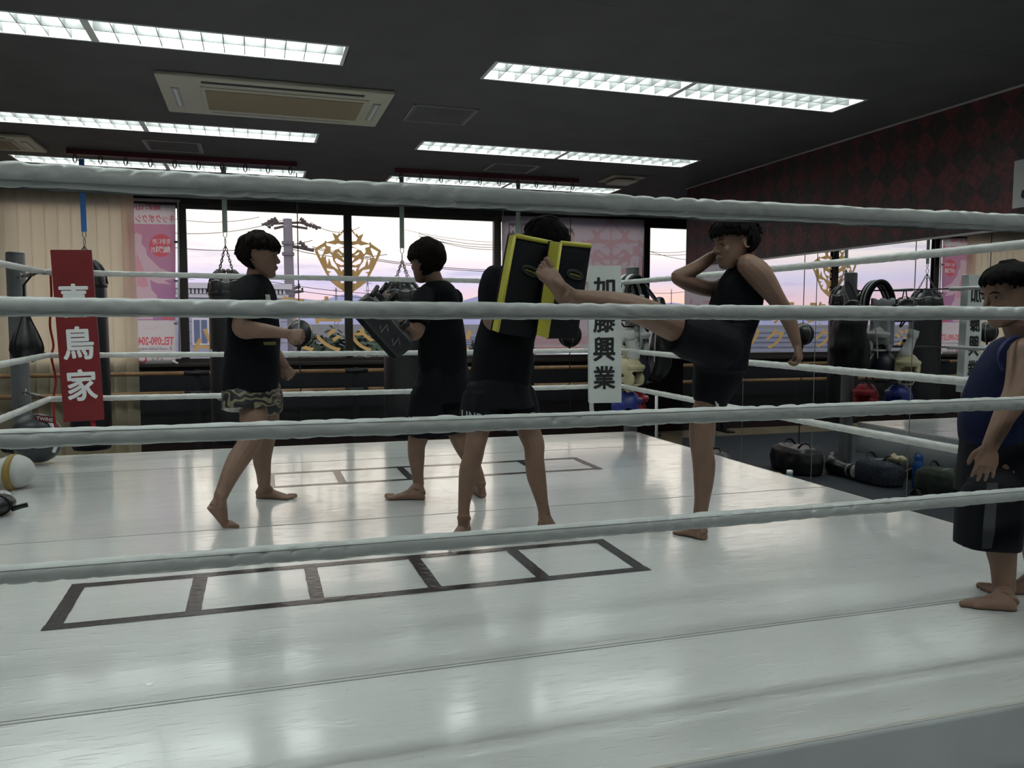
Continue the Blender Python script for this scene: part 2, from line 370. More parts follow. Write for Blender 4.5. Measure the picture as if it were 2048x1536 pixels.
# --- mirrors on the right wall
def mirror_mat():
    m = bpy.data.materials.new('mirror_silver'); m.use_nodes = True; b = m.node_tree.nodes['Principled BSDF']
    b.inputs['Base Color'].default_value = (0.80, 0.81, 0.82, 1); b.inputs['Metallic'].default_value = 1; b.inputs['Roughness'].default_value = 0.0
    return m
M_mir = mirror_mat(); M_edge = mat('mirror_edge', (0.20, 0.22, 0.22), 0.3)
wm = thing('wall_mirror', 'row of tall frameless mirror panels along the red wall', 'mirror', (XM-0.01, 5.0, ZF))
ys = [8.08, 6.90, 5.84, 4.76, 3.68, 2.60, 1.52, 0.44, -0.64]
for i in range(len(ys)-1):
    put('mirror_panel', MB().b2((XM-0.011, ys[i+1]+0.003, ZF+0.02), (XM-0.001, ys[i]-0.003, 1.592)), M_mir, wm)
    put('panel_joint', MB().b2((XM-0.013, ys[i+1]-0.003, ZF+0.02), (XM-0.002, ys[i+1]+0.003, 1.592)), M_edge, wm)
put('top_channel', MB().b2((XM-0.016, -0.64, 1.592), (XM-0.001, 8.08, 1.607)), mat('alu', (0.42, 0.42, 0.42), 0.4, metal=0.6), wm)
put('bottom_channel', MB().b2((XM-0.02, -0.64, ZF), (XM-0.001, 8.08, ZF+0.02)), M_blackmetal, wm)

# --- recessed fluorescent fittings
M_lamp = mat('fluorescent_lamp', (0.9, 0.9, 0.9), 0.5, emit=((0.93, 1.0, 0.965), LAMP_STRENGTH))
M_louvre = mat('louvre_blade', (0.10, 0.107, 0.105), 0.45)
M_house = mat('fitting_housing', (0.42, 0.44, 0.435), 0.5)
def make_light(c, r, label):
    x0, x1, y0, y1 = c[0], c[1], r[0], r[1]
    t = thing('ceiling_light', label, 'ceiling light', ((x0+x1)/2, (y0+y1)/2, ZC), 'recessed fluorescent ceiling lights')
    h = MB()
    zt = ZC+0.085
    h.b2((x0, y0, ZC), (x1, y0+0.006, zt)).b2((x0, y1-0.006, ZC), (x1, y1, zt)).b2((x0, y0, ZC), (x0+0.006, y1, zt)).b2((x1-0.006, y0, ZC), (x1, y1, zt)).b2((x0, y0, zt), (x1, y1, zt+0.01))
    put('housing', h, M_house, t)
    rim = MB().b2((x0-0.008, y0-0.008, ZC-0.004), (x1+0.008, y0+0.008, ZC)).b2((x0-0.008, y1-0.008, ZC-0.004), (x1+0.008, y1+0.008, ZC)).b2((x0-0.008, y0, ZC-0.004), (x0+0.012, y1, ZC)).b2((x1-0.012, y0, ZC-0.004), (x1+0.008, y1, ZC))
    put('rim', rim, M_white, t)
    for q in (0.27, 0.73):
        yc = y0+(y1-y0)*q
        put('tube_lamp', MB().tube([(x0+0.04, yc, zt-0.028), (x1-0.04, yc, zt-0.028)], 0.026, 10), M_lamp, t, smooth=True)
    put('louvre_spine', MB().b2((x0+0.006, (y0+y1)/2-0.004, ZC+0.001), (x1-0.006, (y0+y1)/2+0.004, ZC+0.05)), M_louvre, t)
    n = 12
    bl = MB().b2((-0.002, y0+0.006, ZC+0.001), (0.002, y1-0.006, ZC+0.05))
    first = None
    for k in range(1, n):
        x = x0+(x1-x0)*k/n
        if first is None:
            first = put('louvre_blade', MB().b2((x-0.002, y0+0.006, ZC+0.001), (x+0.002, y1-0.006, ZC+0.05)), M_louvre, t); fx = x
        else:
            o = first.copy(); COL.objects.link(o); o.location = (x-fx, 0, 0)
    return t
names_r = ['in the row before the air conditioner', 'in the row behind the air conditioner', 'in the row closest to the windows', 'over the front ropes', 'behind the viewer', 'by the back wall']
names_c = ['second from the left', 'third from the left', 'third from the red wall', 'beside the red wall', 'at the far left', 'next to the far left']
base = None
for ri, r in enumerate(LIGHT_ROWS):
    for ci, c in enumerate(LIGHT_COLS):
        if ri >= 4 and ci >= 4: continue
        lab = 'louvred ceiling light %s %s' % (names_c[ci], names_r[ri])
        if base is None: base = make_light((c[0], c[0]+1.27), r, lab); b0 = np.array(base.location)
        else: dup(base, (c[0]+0.635, (r[0]+r[1])/2, ZC), lab)

# --- ceiling air conditioner cassettes, hatches, diffuser
M_ac = mat('ac_cream', (0.52, 0.49, 0.40), 0.5); M_acg = mat('ac_grille', (0.30, 0.235, 0.15), 0.7, bump=0.3, bump_scale=400); M_slot = mat('ac_slot', (0.012, 0.012, 0.012), 0.5); M_acv = mat('ac_vane', (0.36, 0.37, 0.35), 0.4)
def make_ac(x0, x1, y0, y1, label):
    t = thing('air_conditioner', label, 'air conditioner', ((x0+x1)/2, (y0+y1)/2, ZC-0.03)); w = x1-x0; d = y1-y0
    put('panel', MB().b2((x0, y0, ZC-0.028), (x1, y1, ZC)), M_ac, t, bevel=0.008)
    put('grille_frame', MB().b2((x0+0.17*w, y0+0.20*d, ZC-0.036), (x1-0.10*w, y1-0.16*d, ZC-0.026)), M_ac, t, bevel=0.004)
    g = put('intake_grille', MB().b2((x0+0.19*w, y0+0.25*d, ZC-0.039), (x1-0.12*w, y1-0.21*d, ZC-0.030)), M_acg, t)
    for k in range(1, 14): 
        xx = x0+0.19*w+(0.69*w)*k/14; put('grille_bar', MB().b2((xx-0.002, y0+0.25*d, ZC-0.0405), (xx+0.002, y1-0.21*d, ZC-0.036)), M_acg, g)
    put('outlet_slot', MB().b2((x0+0.18*w, y0+0.075*d, ZC-0.031), (x1-0.13*w, y0+0.115*d, ZC-0.024)), M_slot, t)
    put('outlet_slot', MB().b2((x0+0.20*w, y1-0.10*d, ZC-0.031), (x1-0.15*w, y1-0.07*d, ZC-0.024)), M_acv, t)
    for xx in (x0+0.065*w, x1-0.055*w):
        put('side_vane', MB().b2((xx-0.025, y0+0.28*d, ZC-0.033), (xx+0.025, y1-0.22*d, ZC-0.024)), M_acv, t)
        put('outlet_slot', MB().b2((xx-0.008, y0+0.30*d, ZC-0.035), (xx+0.008, y1-0.24*d, ZC-0.026)), M_white, t)
make_ac(-0.54, 0.885, 5.29, 6.19, 'large cream ceiling cassette air conditioner above the ring')
make_ac(-3.1, -1.68, 7.40, 8.0, 'cream ceiling air conditioner cut by the left picture edge')
M_hatch = mat('hatch_frame', (0.30, 0.29, 0.31), 0.4, metal=0.4); 
for (x0, x1, y0, y1, lab) in ((1.06, 1.52, 5.565, 6.035, 'large square ceiling hatch right of the air conditioner'), (-0.85, -0.40, 7.30, 7.735, 'square ceiling hatch above the left bag rail'), (2.14, 2.605, 7.35, 7.75, 'square ceiling hatch above the right bag rail')):
    t = thing('ceiling_hatch', lab, 'access hatch', ((x0+x1)/2, (y0+y1)/2, ZC-0.006), 'ceiling access hatches')
    w = 0.016
    put('frame', MB().b2((x0, y0, ZC-0.005), (x1, y0+w, ZC)).b2((x0, y1-w, ZC-0.005), (x1, y1, ZC)).b2((x0, y0, ZC-0.005), (x0+w, y1, ZC)).b2((x1-w, y0, ZC-0.005), (x1, y1, ZC)), M_hatch, t)
    put('inner_frame', MB().b2((x0+.022, y0+.022, ZC-0.004), (x1-.022, y0+.03, ZC)).b2((x0+.022, y1-.03, ZC-0.004), (x1-.022, y1-.022, ZC)).b2((x0+.022, y0+.022, ZC-0.004), (x0+.03, y1-.022, ZC)).b2((x1-.03, y0+.022, ZC-0.004), (x1-.022, y1-.022, ZC)), M_hatch, t)
    put('lid', MB().b2((x0+.03, y0+.03, ZC-0.002), (x1-.03, y1-.03, ZC)), M_ceil, t)
t = thing('air_diffuser', 'small cream square air diffuser near the red wall', 'air vent', (3.62, 7.72, ZC-0.05))
put('plate', MB().b2((3.44, 7.52, ZC-0.018), (3.80, 7.92, ZC)), mat('diffuser_tan', (0.34, 0.29, 0.21), 0.5), t, bevel=0.006)
put('inner_plate', MB().b2((3.50, 7.58, ZC-0.05), (3.74, 7.86, ZC-0.03)), M_ac, t, bevel=0.006)
put('stem', MB().b2((3.58, 7.68, ZC-0.035), (3.66, 7.76, ZC-0.015)), M_ac, t)

# --- wooden stretching bars in front of the windows
br = thing('stretching_barre', 'double wooden stretching bar on black posts below the windows', 'barre', (0.8, 9.6, ZF))
posts = [-3.0, -0.63, 1.12, 3.05, 4.98]
for a, b in zip(posts[:-1], posts[1:]):
    for z in (0.435, 0.215):
        put('rail', MB().tube([(a+0.1, 9.6, z), (b-0.1, 9.6, z)], 0.024, 12), M_wood, br, smooth=True)
for x in posts:
    for z in (0.435, 0.215): put('coupling', MB().tube([(x-0.13, 9.6, z), (x+0.13, 9.6, z)], 0.028, 12), M_blackmetal, br, smooth=True)
    put('post', MB().b2((x-0.03, 9.60, ZF-0.02), (x+0.03, 9.66, 0.47)), M_blackmetal, br); put('foot', MB().b2((x-0.06, 9.45, ZF-0.02), (x+0.06, 9.8, ZF)), M_blackmetal, br)

# ================================================================== THE RING
RX0, RX1, RY0, RY1 = -1.33, 2.86, 1.95, 6.10      # rope square
CX0, CX1, CY0, CY1 = -1.80, 3.315, 1.578, 6.74    # canvas
def canvas_mat():
    m = bpy.data.materials.new('ring_canvas_vinyl'); m.use_nodes = True; t = m.node_tree; b = t.nodes['Principled BSDF']
    g = t.nodes.new('ShaderNodeNewGeometry')
    def noise_n(scale, detail, vec=None, rough=0.5):
        n = t.nodes.new('ShaderNodeTexNoise'); n.inputs['Scale'].default_value = scale; n.inputs['Detail'].default_value = detail; n.inputs['Roughness'].default_value = rough
        t.links.new(vec or g.outputs['Position'], n.inputs['Vector']); return n.outputs[0]
    def rng(src, a, b2, c, d):
        r = t.nodes.new('ShaderNodeMapRange'); r.inputs[1].default_value = a; r.inputs[2].default_value = b2; r.inputs[3].default_value = c; r.inputs[4].default_value = d; t.links.new(src, r.inputs[0]); return r.outputs[0]
    # scuffs and grime
    mp = t.nodes.new('ShaderNodeMapping'); mp.inputs['Scale'].default_value = (0.35, 1.6, 1); t.links.new(g.outputs['Position'], mp.inputs[0])
    grime = rng(noise_n(1.6, 5, mp.outputs[0]), 0.35, 0.85, 0, 1)
    spots = rng(noise_n(30, 2), 0.76, 0.78, 0, 1)
    mx = t.nodes.new('ShaderNodeMix'); mx.data_type = 'RGBA'; mx.inputs[6].default_value = (0.665, 0.685, 0.672, 1); mx.inputs[7].default_value = (0.56, 0.58, 0.565, 1); t.links.new(grime, mx.inputs[0])
    m2 = t.nodes.new('ShaderNodeMix'); m2.data_type = 'RGBA'; m2.inputs[7].default_value = (0.33, 0.33, 0.31, 1); t.links.new(mx.outputs[2], m2.inputs[6])
    sp = t.nodes.new('ShaderNodeMath'); sp.operation = 'MULTIPLY'; sp.inputs[1].default_value = 0.55; t.links.new(spots, sp.inputs[0]); t.links.new(sp.outputs[0], m2.inputs[0])
    t.links.new(m2.outputs[2], b.inputs['Base Color'])
    t.links.new(rng(noise_n(2.2, 4), 0.3, 0.7, 0.14, 0.22), b.inputs['Roughness'])
    b.inputs['Specular IOR Level'].default_value = 0.85; b.inputs['Coat Weight'].default_value = 0.5; b.inputs['Coat Roughness'].default_value = 0.10
    # long soft creases plus short scratches
    mp2 = t.nodes.new('ShaderNodeMapping'); mp2.inputs['Rotation'].default_value = (0, 0, 0.5); mp2.inputs['Scale'].default_value = (9, 55, 1); t.links.new(g.outputs['Position'], mp2.inputs[0])
    mp3 = t.nodes.new('ShaderNodeMapping'); mp3.inputs['Rotation'].default_value = (0, 0, -0.35); mp3.inputs['Scale'].default_value = (7, 70, 1); t.links.new(g.outputs['Position'], mp3.inputs[0])
    mp4 = t.nodes.new('ShaderNodeMapping'); mp4.inputs['Scale'].default_value = (0.8, 5.0, 1); t.links.new(g.outputs['Position'], mp4.inputs[0])
    ad = t.nodes.new('ShaderNodeMath'); ad.operation = 'ADD'; t.links.new(rng(noise_n(1, 2, mp2.outputs[0]), 0.6, 0.75, 0, 1), ad.inputs[0]); t.links.new(rng(noise_n(1, 2, mp3.outputs[0]), 0.6, 0.75, 0, 1), ad.inputs[1])
    ad2 = t.nodes.new('ShaderNodeMath'); ad2.operation = 'MULTIPLY_ADD'; ad2.inputs[1].default_value = 4.0; t.links.new(noise_n(1, 3, mp4.outputs[0]), ad2.inputs[0]); t.links.new(ad.outputs[0], ad2.inputs[2])
    bp = t.nodes.new('ShaderNodeBump'); bp.inputs['Strength'].default_value = 0.55; bp.inputs['Distance'].default_value = 0.002; t.links.new(ad2.outputs[0], bp.inputs['Height']); t.links.new(bp.outputs[0], b.inputs['Normal'])
    return m
M_canvas = canvas_mat()
M_skirt = mat('ring_skirt', (0.66, 0.70, 0.705), 0.45, noise_amt=0.12, noise_scale=2.5, bump=0.15, bump_scale=8)
M_seam = mat('canvas_seam', (0.24, 0.25, 0.245), 0.6)
ring = thing('boxing_ring', 'low white vinyl boxing ring platform with grey skirt', 'boxing ring', ((CX0+CX1)/2, (CY0+CY1)/2, ZF))
cuts = [CY0, 2.235, 4.10, 5.93, CY1]
for a, b in zip(cuts[:-1], cuts[1:]):
    put('canvas_sheet', MB().b2((CX0, a+0.002, -0.02), (CX1, b-0.002, 0.0)), M_canvas, ring)
put('canvas_seam', MB().b2((CX0, 2.231, -0.006), (CX1, 2.236, 0.0009)).b2((CX0, 2.250, -0.001), (CX1, 2.253, 0.0009)), M_seam, ring)
put('canvas_seam', MB().b2((CX0, 4.096, -0.006), (CX1, 4.103, 0.0009)), M_seam, ring)
put('canvas_seam', MB().b2((CX0, 5.926, -0.006), (CX1, 5.932, 0.0009)), M_seam, ring)
put('deck', MB().b2((CX0+0.01, CY0+0.01, -0.10), (CX1-0.01, CY1-0.01, -0.021)), M_dark, ring)
hemy = -0.315
def skirt(p, q, nrmv):
    p = np.array(p); q = np.array(q); n = 40; mb = MB(); rs = []
    L = np.linalg.norm(q-p); vs = []; 
    for k in range(n+1):
        c = p+(q-p)*k/n; w = 0.006*math.sin(k*1.7)+0.004*math.sin(k*0.61)
        for z, f in ((0.0, 0), (-0.02, 0.004), (-0.15, 0.3), (hemy+0.012*math.sin(k*2.1), 1.0)): vs.append((c[0]+nrmv[0]*(0.004+w*f+0.006*f), c[1]+nrmv[1]*(0.004+w*f+0.006*f), z))
    fs = [(4*k+i, 4*k+i+1, 4*k+i+5, 4*k+i+4) for k in range(n) for i in range(3)]
    return mb.add(vs, fs)
for p, q, nv in (((CX0, CY0), (CX1, CY0), (0, -1)), ((CX1, CY0), (CX1, CY1), (1, 0)), ((CX1, CY1), (CX0, CY1), (0, 1)), ((CX0, CY1), (CX0, CY0), (-1, 0))):
    o = put('skirt', skirt(p, q, nv), M_skirt, ring, smooth=True); sm = o.modifiers.new('solid', 'SOLIDIFY'); sm.thickness = 0.004
edge = mat('canvas_edge_cord', (0.50, 0.47, 0.40), 0.6)
put('edge_cord', MB().tube([(CX0, CY0, -0.004), (CX1, CY0, -0.004), (CX1, CY1, -0.004), (CX0, CY1, -0.004)], 0.006, 8, closed=True), edge, ring, smooth=True)
for k in range(9):
    y = CY0+0.2+(CY1-CY0-0.4)*k/8
    put('leg', MB().tube([(CX1-0.06, y, ZF), (CX1-0.06, y, -0.1)], 0.018, 8), M_blackmetal, ring, smooth=True)
    if k < 8:
        y2 = CY0+0.2+(CY1-CY0-0.4)*(k+1)/8
        put('brace', MB().tube([(CX1-0.03, y, -0.30), (CX1-0.10, (y+y2)/2, ZF+0.02)], 0.009, 6), M_white, ring); put('brace', MB().tube([(CX1-0.03, y2, -0.30), (CX1-0.10, (y+y2)/2, ZF+0.02)], 0.009, 6), M_white, ring)
for k in range(7):
    x = CX0+0.2+(CX1-CX0-0.4)*k/6
    for y in (CY0+0.08, CY1-0.08): put('leg', MB().tube([(x, y, ZF), (x, y, -0.1)], 0.018, 8), M_blackmetal, ring, smooth=True)

# --- tape ladders on the canvas
M_tape = mat('black_tape', (0.030, 0.030, 0.034), 0.22, noise_amt=0.25, noise_scale=14, bump=0.15, bump_scale=30)
def ladder(x0, x1, y0, y1, nx, tw, label):
    t = thing('tape_ladder', label, 'floor tape', ((x0+x1)/2, (y0+y1)/2, 0.0))
    z = 0.0012
    def strip(a, b, w, zz):
        a = np.array(a, float); b = np.array(b, float); d = nrm(b-a); s = np.array([-d[1], d[0], 0]); n = 14; vs = []; fs = []
        for k in range(n+1):
            c = a+(b-a)*k/n
            for sg in (-1, 1): vs.append(c+s*sg*(w/2+random.uniform(-0.0012, 0.0012))+np.array([0, 0, zz]))
        for k in range(n): fs.append((2*k, 2*k+2, 2*k+3, 2*k+1))
        m = MB().add(vs, fs); put('tape_strip', m, M_tape, t)
    strip((x0, y0+tw/2, 0), (x1, y0+tw/2, 0), tw, z); strip((x0, y1-tw/2, 0), (x1, y1-tw/2, 0), tw, z)
    for k in range(nx+1):
        x = x0+tw/2+(x1-x0-tw)*k/nx
        strip((x+random.uniform(-.006, .006), y0, 0), (x+random.uniform(-.006, .006), y1, 0), tw, z+0.0006)
ladder(-0.685, 1.512, 2.897, 3.39, 5, 0.052, 'black tape agility ladder stuck on the front of the canvas')
ladder(0.05, 2.255, 5.05, 5.55, 5, 0.050, 'black tape agility ladder on the canvas near the far ropes')
# small coin-like white spot
tag(put('white_sticker', MB().lathe([(0.0, 0.001), (0.011, 0.0012), (0.0115, 0.0006)], (-0.30, 2.375, 0), 16), mat('sticker_white', (0.95, 0.96, 0.96), 0.3), smooth=True), 'tiny round white sticker on the front canvas', 'sticker')

# --- posts
M_post = mat('post_grey', (0.17, 0.175, 0.185), 0.45, noise_amt=0.12, noise_scale=7)
POSTS = {'far_left': (-1.685, 6.88), 'far_right': (3.345, 6.88), 'near_left': (-1.70, 1.42), 'near_right': (3.345, 1.42)}
plab = {'far_left': 'grey steel ring post behind the red corner pad', 'far_right': 'grey steel ring post behind the white corner pad', 'near_left': 'grey steel ring post at the front left corner', 'near_right': 'grey steel ring post at the front right corner'}
for k, (x, y) in POSTS.items():
    t = thing('ring_post', plab[k], 'post', (x, y, ZF), 'ring posts')
    put('tube', MB().tube([(x, y, ZF), (x, y, 1.50)], 0.063, 20), M_post, t, smooth=False)
    put('cap', MB().lathe([(0.063, 0), (0.060, 0.012), (0.045, 0.016), (0.0, 0.017)], (x, y, 1.50), 20), M_post, t, smooth=True)
    put('base_plate', MB().rbox((x, y, ZF+0.006), (0.24, 0.24, 0.012), 0.03), M_post, t)

# --- ropes
M_rope = mat('rope_cover_white', (0.47, 0.50, 0.485), 0.42, noise_amt=0.10, noise_scale=16, bump=0.25, bump_scale=26)
M_rope2 = mat('rope_cover_cream', (0.60, 0.62, 0.60), 0.42, noise_amt=0.12, noise_scale=22, bump=0.35, bump_scale=40)
ROPE_Z = [1.308, 1.035, 0.756, 0.462]
def rope_mesh(a, b, r, seed, segs, amp, ovl=1.0):
    a = np.array(a, float); b = np.array(b, float); d = b-a; L = np.linalg.norm(d); d = d/L; s = nrm(np.cross(d, UP)); u = np.cross(s, d); n = 22; rs = []
    for k in range(segs+1):
        q = k/segs; c = a+(b-a)*q; x = q*L
        c = c+np.array([0, 0, -0.006*math.sin(math.pi*q)])
        ring_ = []
        for j in range(n):
            th = 2*math.pi*j/n
            cr_ = noise.noise(Vector((x*11+seed, th*0.8+x*9, seed)))          # diagonal creases of the cover
            ph = x*95-th*1.5+4.0*noise.noise(Vector((x*2.5, seed, 1.0)))
            cr2 = (1-abs(math.sin(ph*0.5)))**2*max(0, 0.35+1.5*noise.noise(Vector((x*3.1+seed, math.cos(th), math.sin(th)+seed))))
            lump = noise.noise(Vector((x*2.2, seed, 9.0)))
            f = 1+amp*(0.7*abs(cr_)-0.70*cr2-0.02+0.25*lump)
            ring_.append(c+(s*math.cos(th)+u*math.sin(th)*ovl)*r*f)
        rs.append(ring_)
    return MB().rings(rs)
side_txt = {'near': 'front', 'far': 'far', 'left': 'left', 'right': 'mirror-side'}
ends = {'near': ((RX0, RY0), (RX1, RY0)), 'far': ((RX0, RY1), (RX1, RY1)), 'left': ((RX0, RY0), (RX0, RY1)), 'right': ((RX1, RY0), (RX1, RY1))}
rank = ['top', 'second', 'third', 'lowest']
M_turn = mat('steel', (0.30, 0.30, 0.30), 0.35, metal=0.9)
for sd, (p, q) in ends.items():
    for i, z in enumerate(ROPE_Z):
        dz = {'near': (0, 0), 'far': (0.02, 0.02), 'left': (0, 0.02), 'right': (0, 0.02)}[sd]
        near = sd == 'near'
        r = 0.0205 if near else 0.0185
        if near and i == 0: r = 0.0222
        t = thing('ring_rope', '%s white padded rope on the %s side of the ring' % (rank[i], side_txt[sd]), 'ring rope', (p[0], p[1], z), 'padded ring ropes')
        zz0, zz1 = z+dz[0], z+dz[1]
        if sd == 'near': zz1 += 0.008 if i == 0 else (0.0 if i < 2 else -0.004)
        mb = rope_mesh((p[0], p[1], zz0), (q[0], q[1], zz1), r, 11*i+{'near': 1, 'far': 3, 'left': 5, 'right': 7}[sd], 900 if near else 420, 0.30 if near else 0.26, 1.12 if (near and i == 0) else 1.0)
        put('rope_cover', mb, M_rope if near else M_rope2, t, smooth=True)
        if near and i == 0:     # loose lower hem of the vinyl sleeve
            vs = []; fs = []; n = 260
            for k in range(n+1):
                x = RX0+(RX1-RX0)*k/n; wv = 0.010*noise.noise(Vector((x*7, 0, 2.2)))
                zc = zz0+(zz1-zz0)*k/n-0.006*math.sin(math.pi*k/n); hem = 0.028+0.006*noise.noise(Vector((x*3, 4, 0)))
                vs += [(x, RY0-0.004, zc-0.014), (x, RY0+0.004+wv*0.6, zc-0.020), (x, RY0+0.002+wv, zc-hem-0.002), (x, RY0+0.006+wv, zc-hem), (x, RY0+0.010+wv*0.6, zc-0.018)]
            for k in range(n):
                for j in range(4): fs.append((5*k+j, 5*k+j+1, 5*k+j+6, 5*k+j+5))
            put('hem', MB().add(vs, fs), M_rope, t, smooth=True)
        # seam line along the cover
        zs = -r*0.6 if i < 2 else r*0.62
        if near:
            pts = [np.array((RX0+(RX1-RX0)*k/60, RY0-r*1.06*0.82, zz0+(zz1-zz0)*k/60-0.006*math.sin(math.pi*k/60)+zs*1.06)) for k in range(61)]
            put('stitch_line', MB().tube(pts, 0.0011, 5), mat('stitch_grey', (0.22, 0.24, 0.23), 0.7), t)
        # little tufts of loose rope fibre
        if sd == 'far':
            for k in range(3):
                x = RX0+0.7+random.random()*3.0
                put('loose_fibre', MB().tube([(x, p[1]-0.01, zz0-r), (x+0.02, p[1]-0.02, zz0-r-0.015), (x+0.05, p[1]-0.02, zz0-r-0.012)], 0.0015, 5), M_rope2, t)
# turnbuckles joining each corner to its post
for k, (x, y) in POSTS.items():
    cx, cy = (RX0 if 'left' in k else RX1), (RY0 if 'near' in k else RY1)
    for i, z in enumerate(ROPE_Z):
        zz = z+(0.02 if 'far' in k else 0)
        a = np.array([cx, cy, zz]); b = np.array([x, y, zz]); d = nrm(b-a); L = np.linalg.norm(b-a)
        t = thing('turnbuckle', '%s steel turnbuckle tying the ropes to the %s' % (rank[i], plab[k].replace('grey steel ', '')), 'turnbuckle', a, 'ring turnbuckles')
        put('rod', MB().tube([a, a+d*(L-0.18)], 0.007, 8), M_blackmetal, t, smooth=True)
        put('barrel', MB().tube([a+d*L*0.35, a+d*L*0.36, a+d*L*0.62, a+d*L*0.63], [0.008, 0.015, 0.015, 0.008], 10), M_turn, t, smooth=True)
        hook = [a+d*(L-0.18)+(d*0.035*(1-math.cos(u))+UP*0.022*math.sin(u)) for u in np.linspace(0, math.pi*1.5, 9)]
        put('hook', MB().tube(hook, 0.006, 6), M_turn, t, smooth=True)
        put('eye_bolt', MB().tube([b-d*0.125, b-d*0.064], 0.011, 8), M_turn, t, smooth=True)

# --- corner pads with lettering
def corner_pad(corner, w, h, thick, tilt, m, mtext, chars, label, cs, zc, yaw, bold, tails):
    cx, cy = corner; ca, sa = math.cos(yaw), math.sin(yaw)
    ct, st = math.cos(tilt), math.sin(tilt)
    ax0 = np.array([ca, sa, 0]); axn = np.array([sa, -ca, 0])           # axn faces the viewer
    a0 = ax0*ct+UP*st; a1 = UP*ct-ax0*st
    c = np.array([cx, cy, zc])
    t = thing('corner_pad', label, 'corner pad', c-np.array([0, 0, h/2]))
    o = put('pad', MB().rbox(c, (w, h, thick), 0.006, [a0, a1, axn]), m, t, bevel=0.012)
    put('piping', MB().tube([c+a0*sx*(w/2-0.002)+a1*sy*(h/2-0.002)+axn*thick*0.42 for sx, sy in ((-1, -1), (1, -1), (1, 1), (-1, 1))], 0.0035, 6, closed=True), m, t)
    f = c+axn*(thick/2+0.0022)
    for (s, yy, cw, ch, dx) in chars:
        mb = MB(); text(mb, s, f+a1*yy+a0*dx, [a0, a1], cw-2*bold*cw, ch-2*bold*ch, 0.0, fat=bold*cw); put('lettering', mb, mtext, t)
    for (dx, L, ww, mm) in tails:
        b = c-a1*h/2+a0*dx
        put('tie_strap', MB().tube([b+a1*0.02, b-a1*L*0.5+axn*0.01, b-a1*L+a0*0.012], ww, 6, flat=0.2, ref=a0), mm, t)
M_redpad = mat('red_vinyl', (0.21, 0.018, 0.022), 0.4, noise_amt=0.12, noise_scale=4, bump=0.1, bump_scale=15)
M_whitepad = mat('white_vinyl_pad', (0.60, 0.635, 0.62), 0.4, noise_amt=0.06, noise_scale=4, bump=0.1, bump_scale=15)
M_lett = mat('lettering_white', (0.80, 0.82, 0.82), 0.5); M_lettk = mat('lettering_black', (0.012, 0.012, 0.014), 0.5)
M_redstrap = mat('red_strap', (0.36, 0.015, 0.02), 0.5)
corner_pad((-1.128, 6.03), 0.238, 1.135, 0.06, math.radians(2.0), M_redpad, M_lett, [('喜', 0.235, 0.185, 0.225, -0.004), ('鳥', -0.045, 0.185, 0.225, 0.0), ('家', -0.325, 0.180, 0.215, 0.004)],
           'red vinyl corner pad lettered with three white kanji', 0, 0.905, math.radians(6), 0.030, [(0.05, 0.10, 0.016, M_redstrap)])
corner_pad((2.685, 6.02), 0.262, 1.10, 0.07, math.radians(0.9), M_whitepad, M_lettk, [('加', 0.375, 0.178, 0.165, -0.006), ('藤', 0.115, 0.18, 0.20, -0.007), ('興', -0.115, 0.18, 0.20, -0.008), ('業', -0.345, 0.18, 0.19, -0.009)],
           'white vinyl corner pad lettered with four black kanji', 0, 0.905, math.radians(-14), 0.030, [(-0.11, 0.10, 0.018, M_whitepad)])
# ================================================================== DECALS ON THE GLASS, FLAGS
def shape2d(splines, res=1):
    """filled flat outline with holes (even-odd) -> verts, faces"""
    c = bpy.data.curves.new('s', 'CURVE'); c.dimensions = '2D'; c.fill_mode = 'BOTH'
    for pts in splines:
        sp = c.splines.new('POLY'); sp.points.add(len(pts)-1); sp.use_cyclic_u = True
        for q, (x, y) in zip(sp.points, pts): q.co = (x, y, 0, 1)
    o = bpy.data.objects.new('s', c); COL.objects.link(o); dg = bpy.context.evaluated_depsgraph_get()
    m = bpy.data.meshes.new_from_object(o.evaluated_get(dg)); v = np.array([p.co[:] for p in m.vertices]); f = [tuple(p.vertices) for p in m.polygons]
    bpy.data.objects.remove(o); bpy.data.curves.remove(c); bpy.data.meshes.remove(m); return v, f
